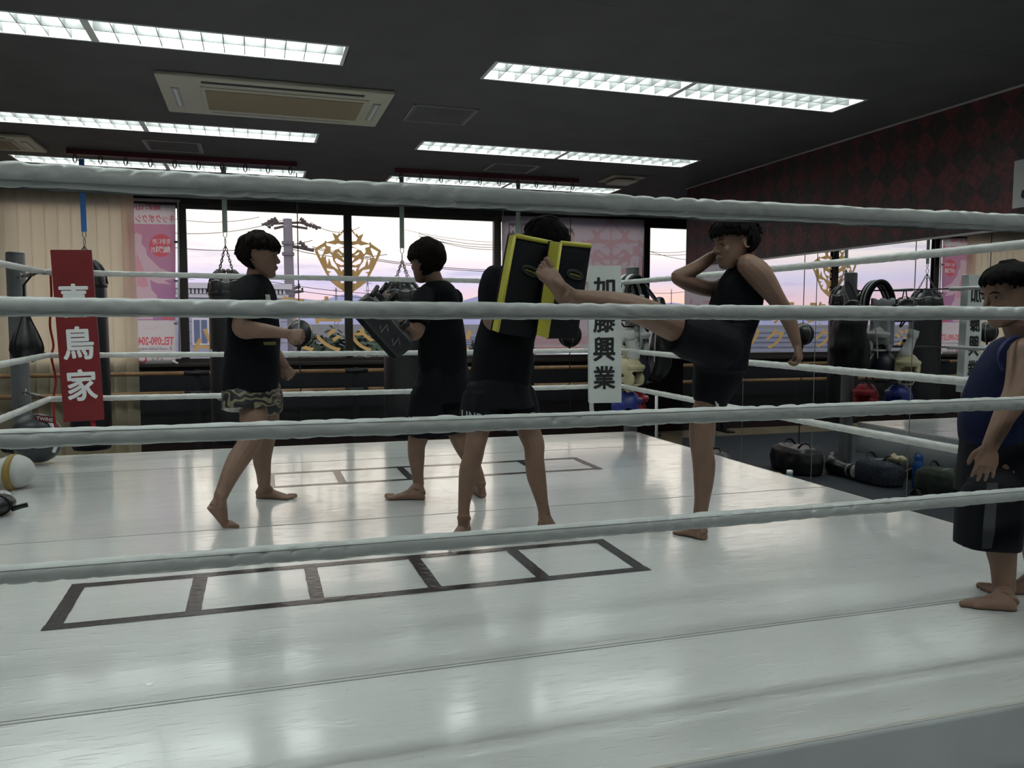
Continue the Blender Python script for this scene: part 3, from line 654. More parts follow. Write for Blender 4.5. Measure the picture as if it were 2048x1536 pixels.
# crowned tiger shield, drawn for its left half about x = 1072 (sketch units), mirrored for the right
OUT = [(1072, 62), (1015, 165), (948, 262), (932, 238), (905, 285), (822, 240), (862, 345), (852, 362), (738, 396), (715, 368), (698, 402), (540, 508), (556, 572), (660, 790), (780, 1015), (880, 1100), (1030, 1203), (1072, 1228)]
HOL = [[(1064, 150), (1018, 205), (918, 322), (945, 366), (1064, 378)],
       [(700, 466), (590, 526), (640, 655), (672, 585), (712, 490)],
       [(728, 412), (732, 450), (800, 470), (790, 540), (822, 572), (862, 514), (935, 492), (990, 462), (1025, 440), (960, 425), (910, 412), (868, 434), (800, 420)],
       [(935, 482), (925, 502), (978, 560), (1040, 574), (1060, 520), (1040, 470), (990, 478)],
       [(893, 538), (905, 576), (962, 607), (978, 590), (930, 560)],
       [(720, 612), (722, 680), (746, 756), (766, 642), (806, 764), (912, 832), (880, 760), (832, 690), (816, 604), (782, 572), (692, 600), (680, 640)],
       [(885, 648), (858, 668), (880, 722), (960, 757), (1012, 746), (1000, 716), (940, 682)],
       [(970, 634), (1058, 630), (1058, 692), (1002, 690)],
       [(930, 790), (966, 862), (976, 830), (1060, 822), (1060, 786)],
       [(965, 918), (985, 984), (1062, 1000), (1062, 976), (1004, 962)],
       [(730, 810), (735, 850), (804, 866), (758, 888), (776, 932), (832, 926), (806, 970), (832, 1012), (905, 1012), (910, 930), (880, 880), (840, 830)],
       [(935, 992), (955, 1050), (1010, 1040), (990, 1010)], [(1005, 1116), (1022, 1172), (1050, 1152), (1044, 1118)]]
def tiger():
    mir = lambda P: [(2144-x, y) for x, y in P][::-1]
    sp = [OUT+mir(OUT)[1:-1]]
    for h in HOL: sp += [h, mir(h)]
    v, f = shape2d(sp); v = (v-np.array([1072, 645, 0]))*np.array([1, -1, 1]); return v, f
TV, TF = tiger()
M_gold = mat('gold_film', (0.50, 0.33, 0.12), 0.5, trans=((0.95, 0.66, 0.28), 0.75))
c = PY(697, 511, YW); k = (1.46-0.67)/1065.0
tag(put('window_emblem', MB().add([(c[0]+p[0]*k, YW+0.030, 1.765+p[1]*k) for p in TV], TF), M_gold), 'gold crowned tiger shield emblem stuck on the window glass', 'window decal')
def window_text(chars, xs, y, hpx, wpx, label):
    p0 = PY(xs[0], y, YW); t = thing('window_lettering', label, 'window decal', (p0[0], YW+0.03, p0[2]))
    for s, x in zip(chars, xs):
        p = PY(x, y, YW+0.03); q = PPM(p); mb = MB(); text(mb, s, p, [(1, 0, 0), (0, 0, 1)], wpx/q, hpx/q, 0.022, mirror=True, shear=0.08); put('character', mb, M_gold, t)
window_text('手山路姫', [588, 655, 742, 835], 620, 54, 52, 'upper row of gold Japanese lettering on the window, seen reversed')
window_text('ムジグンシクボクッキ', [410, 474, 538, 602, 658, 724, 792, 858, 922, 986], 680, 46, 48, 'lower row of gold Japanese lettering on the window, seen reversed')

def disc(x, y, rx, ry, n=28): return [(x+rx*math.cos(2*math.pi*k/n), y+ry*math.sin(2*math.pi*k/n)) for k in range(n)]
def inpoly(px, py, poly):
    r = np.zeros(px.shape, bool); n = len(poly)
    for i in range(n):
        x0, y0 = poly[i]; x1, y1 = poly[(i+1) % n]
        if y0 == y1: continue
        c_ = (y0 > py) != (y1 > py); r ^= c_ & (px < (x1-x0)*(py-y0)/(y1-y0)+x0)
    return r
def print_mat():
    m = bpy.data.materials.new('printed_cloth'); m.use_nodes = True; t = m.node_tree; b = t.nodes['Principled BSDF']; b.inputs['Roughness'].default_value = 0.7
    at = t.nodes.new('ShaderNodeAttribute'); at.attribute_name = 'print'; t.links.new(at.outputs['Color'], b.inputs['Base Color'])
    tr = t.nodes.new('ShaderNodeBsdfTranslucent'); t.links.new(at.outputs['Color'], tr.inputs[0]); ms = t.nodes.new('ShaderNodeMixShader'); ms.inputs[0].default_value = 0.8
    t.links.new(b.outputs[0], ms.inputs[1]); t.links.new(tr.outputs[0], ms.inputs[2]); t.links.new(ms.outputs[0], t.nodes['Material Output'].inputs[0]); return m
M_printed = print_mat()
def printed_cloth(root, corners, Y, nx, ny, base, layers, wave=0.004):
    """hanging cloth whose flat print (list of (kind, data, colour)) is stored as a colour attribute on a fine grid"""
    (ax_, ay_), (bx_, by_), (cx_, cy_), (dx_, dy_) = corners
    u, v = np.meshgrid(np.linspace(0, 1, nx), np.linspace(0, 1, ny))
    px = (ax_*(1-u)+bx_*u)*(1-v)+(dx_*(1-u)+cx_*u)*v; py = (ay_*(1-u)+by_*u)*(1-v)+(dy_*(1-u)+cy_*u)*v
    col = np.empty(px.shape+(3,)); col[:] = base
    for kind, data, c_ in layers:
        if kind == 'poly': m_ = inpoly(px, py, data)
        elif kind == 'grad':           # polygon with a top-to-bottom blend
            m_ = inpoly(px, py, data[0]); f = np.clip((py-data[1])/(data[2]-data[1]), 0, 1)[..., None]; col[m_] = (np.array(c_[0])*(1-f)+np.array(c_[1])*f)[m_]; continue
        else:
            s_, tx, ty, w_, h_, bold, mirror = data; gv, gf = glyph(s_, bold); lo, hi = gv.min(0), gv.max(0)
            q = (gv[:, :2]-(lo[:2]+hi[:2])/2)/(hi[:2]-lo[:2])*np.array([w_, -h_])*np.array([-1 if mirror else 1, 1])+np.array([tx, ty])
            m_ = np.zeros(px.shape, bool); bb = (abs(px-tx) < w_/2+1) & (abs(py-ty) < h_/2+1); ii = np.where(bb); pxx, pyy = px[ii], py[ii]; mm = np.zeros(pxx.shape, bool)
            for f in gf: mm |= inpoly(pxx, pyy, [tuple(q[k]) for k in f])
            m_[ii] = mm
        col[m_] = c_
    R_ = [PY(a, b, Y) for a, b in zip(px.ravel(), py.ravel())]
    vs = [p+np.array([0, wave*math.sin(p[2]*5+p[0]*9), 0]) for p in R_]
    fs = [(j*nx+i, j*nx+i+1, (j+1)*nx+i+1, (j+1)*nx+i) for j in range(ny-1) for i in range(nx-1)]
    o = put('cloth', MB().add(vs, fs), M_printed, root, smooth=True)
    at = o.data.color_attributes.new('print', 'FLOAT_COLOR', 'POINT'); at.data.foreach_set('color', np.concatenate([col.reshape(-1, 3), np.ones((nx*ny, 1))], 1).ravel()); return o
WHT, MAG, VIO, PAL, RED, GRY, ROS = (.93, .88, .90), (.80, .40, .55), (.58, .30, .56), (.90, .68, .76), (.88, .20, .24), (.20, .19, .21), (.90, .50, .58)
Yf = 9.86
fl = thing('poster_flag', 'tall pink advertising flag with red circle hung at the window beside the blinds', 'banner', PY(310, 728, Yf))
cs = lambda P: [(260+x/4.39, 390+y/4.39) for x, y in P]
fig = cs([(0, 300), (40, 285), (90, 300), (105, 350), (100, 430), (140, 470), (150, 530), (200, 580), (260, 640), (300, 655), (395, 690), (395, 735), (300, 750), (360, 785), (240, 775), (175, 745), (190, 830), (235, 880), (240, 925), (200, 1090), (0, 1090)])
L = [('grad', ([(240, 447), (352, 449), (352, 641), (240, 640)], 450, 640), (MAG, VIO)), ('poly', fig, PAL), ('poly', cs([(0, 300), (45, 278), (85, 292), (104, 330), (96, 352), (60, 330), (30, 345), (0, 340)]), MAG), ('poly', cs([(62, 500), (82, 560), (130, 680), (165, 800), (110, 810), (66, 800), (50, 620)]), ROS),
     ('poly', disc(321.5, 491, 23, 23), RED), ('poly', cs([(260, 1070), (340, 1040), (395, 1095), (300, 1095)]), RED),
     ('text', ('姫路山手', 288, 414, 68, 13, 0.02, True), RED), ('text', ('キックボクシング', 296, 437, 106, 17, 0.02, True), RED), ('text', ('見学体験', 323, 483, 38, 11, 0.02, True), WHT), ('text', ('無料!!', 322, 499, 39, 14, 0.03, True), WHT),
     ('text', ('TEL:090-204', 312, 682, 71, 17, 0.03, True), RED), ('text', ('E-mail:kickboxing', 310, 698, 66, 8, 0.0, True), GRY), ('text', ('スイエ', 315, 717, 26, 8, 0.02, True), GRY), ('poly', disc(284, 718, 10, 10), RED), ('poly', disc(284, 718, 6, 6), WHT),
     ('text', ('いっしょに', 306, 655, 40, 9, 0.0, True), PAL)]
printed_cloth(fl, [(245, 405), (351, 411), (351, 726), (252, 730)], Yf, 160, 470, WHT, L)
M_fw = mat('flag_white', (0.75, 0.72, 0.74), 0.7, trans=((0.9, 0.86, 0.88), 0.6)); M_fg = mat('flag_grey', (0.20, 0.19, 0.21), 0.7)
put('pole', MB().tube([PY(356, 400, Yf), PY(359, 715, Yf)], 0.010, 8), M_white, fl, smooth=True)
put('top_bar', MB().tube([PY(240, 398, Yf), PY(360, 402, Yf)], 0.016, 8), M_fw, fl)
for yy in (484, 562, 647): put('tie_loop', MB().b2(*(lambda p: (p-np.array([0.01, 0.01, 0.012]), p+np.array([0.03, 0.01, 0.012])))(PY(350, yy, Yf))), M_fg, fl)
put('bottom_tie', MB().tube([PY(345, 722, Yf), PY(356, 727, Yf-0.03)], 0.012, 6), M_white, fl)
# wide pale banner with faint tiger
Yb = 9.80
bn = thing('window_banner', 'wide pale banner printed with a faint pink tiger, hung inside the window', 'banner', PY(1145, 690, Yb))
BW, BP, BS, BK = (.62, .575, .625), (.60, .42, .46), (.60, .42, .40), (.20, .185, .205)
L = []
tg = lambda P: [(1222+(x-1072)*0.158, 522+(y-645)*0.158) for x, y in P]; mir = lambda P: [(2144-x, y) for x, y in P][::-1]
L.append(('poly', tg(OUT+mir(OUT)[1:-1]), BP))
for h in HOL: L += [('poly', tg(h), BW), ('poly', tg(mir(h)), BW)]
L += [('poly', [(1000, 664), (1290, 664), (1290, 688), (1000, 688)], BP), ('poly', disc(1138, 474, 11, 17), BS), ('poly', [(1126, 472), (1128, 460), (1136, 455), (1146, 459), (1150, 472), (1144, 465), (1132, 465)], BK),
      ('poly', [(1017, 446), (1034, 446), (1034, 470), (1017, 470)], BK), ('poly', [(1041, 446), (1058, 446), (1058, 470), (1041, 470)], BK), ('text', ('U', 1050, 458, 9, 15, .04, True), BW), ('text', ('M', 1026, 458, 11, 15, .04, True), BW),
      ('text', ('姫路山手', 1105, 618, 176, 50, .03, True), BP), ('text', ('0', 1168, 664, 16, 18, .05, True), BW)]
printed_cloth(bn, [(1003, 431), (1288, 440), (1281, 690), (1006, 690)], Yb, 230, 210, BW, L)
for px_ in (1006, 1285): put('hanging_cord', MB().tube([PY(px_, 434, Yb), PY(px_, 420, Yb)], 0.004, 5), M_white, bn)

# paper notice on the red wall
np_ = thing('wall_notice', 'white paper notice with black brush writing on the red wall', 'notice', (XM-0.004, 3.94, 1.72))
put('paper', MB().b2((XM-0.004, 3.55, 1.725), (XM-0.001, 3.995, 2.02)), mat('paper', (0.55, 0.55, 0.54), 0.7), np_)
for (y, z, w, h, s) in ((3.83, 1.87, 0.17, 0.2, '武'), (3.66, 1.87, 0.17, 0.2, '道')):
    pass
for (pts) in (((3.90, 1.98), (3.87, 1.94), (3.89, 1.90), (3.86, 1.86), (3.90, 1.83), (3.92, 1.80), (3.88, 1.78)), ((3.80, 1.97), (3.74, 1.92), (3.80, 1.88), (3.73, 1.84), (3.78, 1.79)), ((3.66, 1.96), (3.62, 1.90), (3.67, 1.86), (3.62, 1.80))):
    put('brush_stroke', MB().tube([(XM-0.0055, y, z) for y, z in catmull([np.array(p) for p in pts], 4)], [0.012+0.008*abs(math.sin(i*1.3)) for i in range(4*(len(pts)-1)+1)], 6, ref=(0, 1, 0), flat=0.1), M_lettk, np_)

# ================================================================== PUNCH BAGS AND BALLS
M_leather = mat('black_leather', (0.016, 0.016, 0.018), 0.38, noise_amt=0.3, noise_scale=9, bump=0.25, bump_scale=30)
M_bagbody = mat('bag_black', (0.024, 0.024, 0.027), 0.36, noise_amt=0.3, noise_scale=4, bump=0.15, bump_scale=18)
M_chain = mat('chain_steel', (0.22, 0.21, 0.20), 0.4, metal=0.8)
M_blue = mat('blue_strap', (0.03, 0.16, 0.48), 0.6); M_olive = mat('olive_strap', (0.21, 0.25, 0.22), 0.7)
M_maroon = mat('maroon_steel', (0.075, 0.014, 0.022), 0.45)
YBAG = 7.9
def chain(mb, a, b, link=0.034):
    a = np.array(a, float); b = np.array(b, float); L = np.linalg.norm(b-a); n = max(2, int(L/(link*0.78))); d = (b-a)/L
    s0 = nrm(np.cross(d, (0.3, 1, 0.1))); s1 = np.cross(d, s0)
    for k in range(n):
        c_ = a+d*(L*(k+0.5)/n); s = s0 if k % 2 else s1
        mb.tube([c_+d*link*0.5*math.cos(u)+s*link*0.28*math.sin(u) for u in np.linspace(0, 2*math.pi, 9)[:-1]], 0.0035, 5, closed=True)
    return mb
for x0, x1, lab in ((-1.51, 0.40, 'maroon steel bag rail with hooks on the left of the ceiling'), (1.31, 3.21, 'maroon steel bag rail with hooks on the right of the ceiling')):
    t = thing('bag_rail', lab, 'ceiling rail', ((x0+x1)/2, YBAG, 2.43), 'ceiling bag rails')
    put('beam', MB().b2((x0, YBAG-0.03, 2.435), (x1, YBAG+0.03, ZC)), M_maroon, t)
    for k in range(10):
        x = x0+0.06+(x1-x0-0.12)*k/9
        put('hook', MB().tube([np.array([x+0.012*math.sin(u)*1.2, YBAG, 2.40+0.035*math.cos(u)]) for u in np.linspace(0, 2*math.pi, 11)[:-1]], 0.005, 6, closed=True), M_blackmetal, t)
def heavy_bag(x, ztop, apex, r, strapm, label, swivel=True):
    t = thing('heavy_bag', label, 'punching bag', (x, YBAG, -0.12), 'hanging heavy bags')
    prof = [(0.0, -0.12), (r*0.9, -0.12), (r, -0.09), (r*1.01, 0.3), (r, 0.9), (r*0.98, ztop-0.14), (r*0.93, ztop-0.08), (r*0.72, ztop-0.02), (r*0.45, ztop), (0, ztop)]
    put('body', MB().lathe(prof, (x, YBAG, 0), 28), M_bagbody, t, smooth=True)
    cap = MB()       # gathered leather top with lacing
    for k in range(10):
        a = 2*math.pi*k/10; cap.tube(catmull([(x+r*1.0*math.cos(a), YBAG+r*1.0*math.sin(a), ztop-0.17), (x+r*0.86*math.cos(a), YBAG+r*0.86*math.sin(a), ztop-0.05), (x+r*0.4*math.cos(a), YBAG+r*0.4*math.sin(a), ztop+0.03)], 3), [0.012]*4+[0.02]*3, 6)
    put('gathered_top', cap, M_leather, t, smooth=True)
    put('band', MB().lathe([(r*1.0, ztop-0.20), (r*1.02, ztop-0.195), (r*1.02, ztop-0.165), (r*1.0, ztop-0.16)], (x, YBAG, 0), 28), M_leather, t, smooth=True)
    put('lace', MB().tube([(x+(r*0.95)*math.cos(a), YBAG+r*0.95*math.sin(a), ztop-0.075+0.012*math.sin(5*a)) for a in np.linspace(0, 2*math.pi, 41)[:-1]], 0.004, 5, closed=True), M_trimw, t)
    for k in range(4):
        a = math.pi/4+math.pi/2*k; put('chain', chain(MB(), (x+r*0.62*math.cos(a), YBAG+r*0.62*math.sin(a), ztop-0.02), (x, YBAG, apex)), M_chain, t, smooth=True)
    put('swivel', chain(MB(), (x, YBAG, apex), (x, YBAG, apex+0.13), 0.06), M_chain, t, smooth=True)
    put('strap', MB().b2((x-0.022, YBAG-0.003, apex+0.12), (x+0.022, YBAG+0.003, 2.40)).b2((x-0.016, YBAG-0.006, apex+0.12), (x+0.016, YBAG+0.006, apex+0.32)), strapm, t)
    return t
heavy_bag(-1.40, 1.50, 1.66, 0.165, M_blue, 'black heavy bag on a blue strap behind the red corner pad')
hb = heavy_bag(-0.245, 1.44, 1.70, 0.157, M_olive, 'black heavy bag hanging behind the person in patterned shorts')
put('label_patch', MB().b2((-0.435, YBAG-0.20, 0.70), (-0.36, YBAG-0.165, 0.78)).v and MB().box((-0.385, YBAG-0.095, 0.72), (0.004, 0.075, 0.07), [(0.80, -0.6, 0), (0.6, 0.8, 0), (0, 0, 1)]), M_white, hb)
heavy_bag(1.375, 1.38, 1.60, 0.185, M_olive, 'black heavy bag hanging behind the person holding forearm pads')
heavy_bag(2.56, 1.40, 1.62, 0.17, M_olive, 'black heavy bag hanging behind the person with the yellow pads')
def end_ball(x, z, r, label):
    t = thing('double_end_ball', label, 'speed ball', (x, YBAG, ZF), 'double end balls')
    put('ball', MB().ell((x, YBAG, z), (r, r, r*1.03), n=24, m=14), M_leather, t, smooth=True)
    for a in (0.4, 1.5, 2.6):
        put('seam', MB().tube([(x+r*1.008*math.sin(u)*math.cos(a), YBAG+r*1.008*math.sin(u)*math.sin(a), z+r*1.035*math.cos(u)) for u in np.linspace(0, 2*math.pi, 33)[:-1]], 0.0028, 5, closed=True), M_trimw, t)
    put('top_cord', MB().tube([(x, YBAG, z+r), (x, YBAG, 2.38)], 0.005, 6), M_blackmetal, t); put('bottom_cord', MB().tube([(x, YBAG, z-r-0.05), (x+0.01, YBAG, ZF+0.02)], 0.006, 6), M_blackmetal, t)
    put('stem', MB().tube([(x, YBAG, z-r+0.01), (x, YBAG, z-r-0.03), (x+0.006, YBAG, z-r-0.07)], [0.018, 0.010, 0.008], 8), M_leather, t)
    put('floor_anchor', MB().lathe([(0, 0.03), (0.03, 0.025), (0.05, 0.0)], (x+0.01, YBAG, ZF), 12), M_blackmetal, t)
end_ball(0.395, 0.895, 0.125, 'black double-end ball on a cord between the puncher and second window')
end_ball(3.13, 0.875, 0.125, 'black double-end ball hanging behind the yellow kick pads')

# ================================================================== OUTSIDE
ZG = -5.2
M_ground = mat('street_ground', (0.10, 0.11, 0.12), 0.9, noise_amt=0.3, noise_scale=0.05)
tag(put('ground_outside', MB().b2((-4000, 10.6, ZG-1), (4000, 6000, ZG)), M_ground), 'grey-blue ground outside the windows', kind='structure')
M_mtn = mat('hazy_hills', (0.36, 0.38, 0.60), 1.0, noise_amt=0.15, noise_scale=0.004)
ridge = [(-3000, 618), (0, 612), (250, 606), (420, 602), (560, 598), (605, 597), (640, 600), (665, 595), (690, 588), (712, 590), (740, 598), (775, 602), (800, 606), (850, 607), (890, 606), (925, 600), (960, 592), (1000, 590), (1080, 598), (1180, 602), (1260, 601), (1300, 602), (1325, 606), (1345, 605), (1375, 609), (1600, 604), (2200, 612), (4000, 606)]
def hills(Y, dy, seed, name, label, m):
    vs = []; pts = []
    for (x0, y0), (x1, y1) in zip(ridge[:-1], ridge[1:]):
        n = max(2, int((x1-x0)/12)); pts += [(x0+(x1-x0)*k/n, y0+(y1-y0)*k/n) for k in range(n)]
    for x, y in pts:
        p = PY(x, y+dy+2.0*noise.noise(Vector((x*0.02, seed, 0))), Y); vs += [p, p+np.array([0, -300, -(p[2]-ZG)*0.6]), np.array([p[0], p[1]-700, ZG])]
    fs = [(3*k+j, 3*k+3+j, 3*k+4+j, 3*k+1+j) for k in range(len(pts)-1) for j in (0, 1)]
    tag(put(name, MB().add(vs, fs), m, smooth=True), label, kind='structure')
hills(3200, 0, 1.0, 'hills', 'hazy lavender hills on the horizon', M_mtn)
# neighbouring pale blue building
Yn = 24.0
def X_at(px, Y): return PY(px, 640, Y)[0]
def Z_at(px, py, Y): return PY(px, py, Y)[2]
M_side = mat('blue_siding', (0.42, 0.44, 0.60), 0.8, noise_amt=0.06, noise_scale=1.2); M_sidew = mat('white_window_frame', (0.70, 0.71, 0.80), 0.6); M_winb = mat('blue_window', (0.16, 0.20, 0.34), 0.15)
x0, x1 = X_at(250, Yn), X_at(574, Yn); zt = Z_at(400, 566, Yn)
nb = thing('neighbour_building', 'pale blue clad building with dentil cornice outside the left window', 'building', ((x0+x1)/2, Yn+3, ZG))
put('wall', MB().b2((x0, Yn, ZG), (x1, Yn+5, zt-0.15)), M_side, nb)
put('cornice', MB().b2((x0-0.15, Yn-0.2, zt-0.15), (x1+0.15, Yn+5.1, zt)).b2((x0-0.05, Yn-0.08, zt-0.4), (x1+0.05, Yn, zt-0.3)), M_sidew, nb)
for k in range(42):
    xx = x0+(x1-x0)*k/42; put('dentil', MB().b2((xx, Yn-0.12, zt-0.29), (xx+0.06, Yn, zt-0.16)), M_sidew, nb)
for k in range(14):
    zz = zt-0.75-0.30*k; put('siding_board', MB().b2((x0-0.004, Yn-0.02, zz), (x1+0.004, Yn, zz+0.27)), M_side, nb)
for (pa, pb, ya, yb) in ((384, 418, 636, 690), (470, 500, 636, 690), (300, 330, 636, 690), (540, 560, 640, 690)):
    wf = put('window', MB().b2((X_at(pa, Yn), Yn-0.08, Z_at(pa, yb, Yn)), (X_at(pb, Yn), Yn-0.021, Z_at(pa, ya, Yn))), M_sidew, nb)
    xm = (X_at(pa, Yn)+X_at(pb, Yn))/2
    for a, b in ((X_at(pa, Yn)+0.05, xm-0.02), (xm+0.02, X_at(pb, Yn)-0.05)): put('pane', MB().b2((a, Yn-0.095, Z_at(pa, yb, Yn)+0.05), (b, Yn-0.081, Z_at(pa, ya, Yn)-0.05)), M_winb, wf)
# low houses
M_roofd = mat('slate_roof', (0.15, 0.17, 0.23), 0.6, noise_amt=0.2, noise_scale=1.5); M_wallw = mat('render_white', (0.62, 0.63, 0.72), 0.8); M_roofb = mat('tile_roof_brown', (0.28, 0.19, 0.18), 0.7)
def house(xa, xb, Y, depth, eave, top, mw, mrf, label, flatroof=False):
    t = thing('house', label, 'house', ((xa+xb)/2, Y+depth/2, ZG), 'houses outside the windows')
    put('wall', MB().b2((xa, Y, ZG), (xb, Y+depth, eave)), mw, t)
    if flatroof: put('roof', MB().b2((xa-0.2, Y-0.2, eave), (xb+0.2, Y+depth+0.2, top)), mrf, t)
    else:
        ym = Y+depth/2; m = MB().add([(xa-0.4, Y-0.5, eave-0.1), (xb+0.4, Y-0.5, eave-0.1), (xb+0.4, ym, top), (xa-0.4, ym, top), (xa-0.4, Y+depth+0.5, eave-0.1), (xb+0.4, Y+depth+0.5, eave-0.1)], [(0, 1, 2, 3), (3, 2, 5, 4), (0, 3, 4), (1, 5, 2), (0, 4, 5, 1)])
        rf = put('roof', m, mrf, t)
        n = 9
        for k in range(1, n):
            f_ = k/n; yy = Y-0.5+(depth/2+0.5)*f_; zz = eave-0.1+(top-eave+0.1)*f_; put('tile_course', MB().tube([(xa-0.4, yy, zz+0.02), (xb+0.4, yy, zz+0.02)], 0.05, 6), mrf, rf)
    for k in range(int((xb-xa)/2.4)):
        xx = xa+1.0+2.4*k; w_ = put('window', MB().b2((xx, Y-0.06, eave-1.6), (xx+1.2, Y, eave-0.6)), M_sidew, t); put('pane', MB().b2((xx+0.08, Y-0.08, eave-1.52), (xx+1.12, Y-0.061, eave-0.68)), M_winb, w_)
house(-19, -5, 27, 9, -0.9, 0.75, M_wallw, M_roofd, 'long house with dark slate roof, seen in the mirror')
house(X_at(900, 40), X_at(1060, 40), 40, 8, -0.7, 0.3, M_wallw, M_roofd, 'slate roofed house beyond the middle window')
house(X_at(1075, 30), X_at(1195, 30), 30, 8, -0.6, 0.25, M_wallw, M_roofb, 'brown tiled house behind the pale banner')
house(X_at(1285, 20), X_at(1480, 20), 20, 8, -0.30, -0.05, M_wallw, M_wallw, 'white flat roofed house outside the right-hand window', True)
house(X_at(560, 60), X_at(760, 60), 60, 10, -2.0, -0.6, M_wallw, M_roofd, 'small far house behind the trees')
house(-40, -24, 34, 9, -1.4, 0.2, M_wallw, M_roofb, 'brown roofed house far to the left outside')
# trees
M_leaf = mat('tree_leaf', (0.045, 0.085, 0.045), 0.8, noise_amt=0.5, noise_scale=0.8); M_bark = mat('bark', (0.05, 0.04, 0.035), 0.9)
def tree(x, Y, top, rad, label, seed):
    rnd = random.Random(seed); t = thing('tree', label, 'tree', (x, Y, ZG), 'trees outside the windows')
    put('trunk', MB().tube([(x, Y, ZG), (x+0.1, Y, (ZG+top)/2), (x, Y, top-0.5)], [0.2, 0.15, 0.05], 8), M_bark, t, smooth=True)
    m = MB(); vs = []; fs = []; cz = top-rad*0.9
    blobs = [(rnd.uniform(-.6, .6)*rad, rnd.uniform(-.6, .6)*rad, rnd.uniform(-.9, .35)*rad, rnd.uniform(.35, .6)*rad) for _ in range(10)]
    for k in range(1300):
        bx, by, bz, br = rnd.choice(blobs); d = nrm([rnd.gauss(0, 1), rnd.gauss(0, 1), rnd.gauss(0, 1)]); p = np.array([x+bx, Y+by, cz+bz])+d*br*rnd.uniform(.75, 1.05)
        a = nrm(np.cross(d, [rnd.random(), rnd.random(), 1]))*rnd.uniform(.07, .15); b = nrm(np.cross(d+np.array([rnd.random()*.5, 0, .3]), a))*rnd.uniform(.07, .15); o = len(vs); vs += [p-a-b, p+a-b, p+a+b, p-a+b]; fs.append((o, o+1, o+2, o+3))
    put('foliage', m.add(vs, fs), M_leaf, t); 
tr = [(612, 34, 1.15, 1.9), (652, 27, 0.95, 1.7), (700, 34, 1.15, 2.0), (735, 27, 0.95, 1.7), (785, 34, 0.95, 1.9), (900, 29, 0.55, 1.6), (945, 33, 0.75, 1.7), (985, 29, 0.55, 1.6)]
for i, (px, Y, top, rad) in enumerate(tr):
    tree(X_at(px, Y), Y, top, rad, 'dark green treetop outside the windows, %s from the left' % ['first', 'second', 'third', 'fourth', 'fifth', 'sixth', 'seventh', 'last'][i], 40+i)
# utility pole with cross-arms, transformer gear
Yp = 31.0; M_conc = mat('concrete_pole', (0.20, 0.19, 0.22), 0.9); M_dk = mat('pole_hardware', (0.10, 0.085, 0.09), 0.7)
pt, pb = PY(575, 438, Yp), PY(587, 640, Yp)
up_ = thing('utility_pole', 'concrete utility pole with cross-arms and insulators outside the window', 'utility pole', (pt[0], Yp, ZG))
put('shaft', MB().tube([(pt[0]+0.1, Yp, ZG), (pt[0], Yp, pt[2])], [0.24, 0.16], 14), M_conc, up_, smooth=True)
def V(px, py, dy=0): return PY(px, py, Yp)+np.array([0, dy, 0])
put('crossarm', MB().tube([V(523, 449), V(552, 447), V(575, 446), V(600, 445), V(642, 456)], 0.045, 6), M_dk, up_); put('crossarm', MB().tube([V(548, 457), V(575, 451), V(615, 457)], 0.045, 6), M_dk, up_)
for a, b in (((530, 450), (553, 437)), ((536, 455), (556, 441)), ((600, 437), (614, 450)), ((612, 449), (636, 457))):
    put('insulator', MB().tube(catmull([V(*a), (V(*a)+V(*b))/2+np.array([0, 0, .03]), V(*b)], 4), [0.05, .09, .05, .09, .05, .09, .05, .09, .05], 8), M_dk, up_, smooth=True)
put('crossarm', MB().tube([V(575, 492), V(600, 495), V(628, 501)], 0.06, 6), M_dk, up_); put('insulator', MB().tube(catmull([V(598, 484), V(606, 489), V(613, 497)], 3), [.05, .09, .05, .09, .05, .09, .06], 8), M_dk, up_, smooth=True)
for yy in (486, 508, 580, 588): put('band', MB().tube([(pt[0], Yp, Z_at(578, yy, Yp)-0.06), (pt[0], Yp, Z_at(578, yy, Yp)+0.06)], 0.22, 12), M_conc, up_)
for q in ((560, 575), (566, 585), (600, 574), (607, 582)): put('bracket', MB().tube([V(580, q[1]+4), V(q[0], q[1]), V(q[0]-3, q[1]-6)], 0.05, 6), M_dk, up_)
wires = [((365, 497), (560, 493), 30), ((590, 500), (728, 514), 31), ((728, 514), (1003, 541), 31), ((728, 517), (1003, 544), 31), ((365, 467), (523, 452), 33), ((642, 456), (700, 462), 33), ((880, 478), (1000, 490), 45), ((880, 483), (1000, 495), 45), ((900, 489), (1000, 499), 45), ((600, 573), (830, 590), 40), ((600, 582), (800, 597), 40), ((1292, 502), (1380, 502), 45), ((1292, 507), (1380, 508), 45), ((1292, 500), (1380, 520), 45), ((1292, 585), (1380, 582), 50), ((860, 470), (1000, 485), 60), ((365, 440), (480, 441), 45)]
WL = ['reaching the utility pole at mid height', 'running right from the lower pole arm', 'passing behind the tiger emblem, upper of two', 'passing behind the tiger emblem, lower of two', 'reaching the upper pole arm from the left', 'leaving the upper pole arm to the right', 'highest of three in the middle window', 'second of three in the middle window', 'third of three in the middle window', 'just above the hills, upper one', 'just above the hills, lower one', 'highest in the right-hand window', 'second in the right-hand window', 'slanting down in the right-hand window', 'lowest over the hills in the right-hand window', 'faint and far in the middle window', 'high in the left window']
for i, (a, b, Y) in enumerate(wires):
    A, B = PY(a[0], a[1], Y), PY(b[0], b[1], Y); ext = (B-A); n = 16
    pts = [A+ext*t+np.array([0, 0, -0.10*4*t*(1-t)]) for t in np.linspace(-0.35, 1.35, n)]
    tag(put('power_line', MB().tube(pts, 0.013 if i < 6 else 0.016, 5), M_dk), 'thin dark power line '+WL[i], 'power line', 'power lines in the sky')
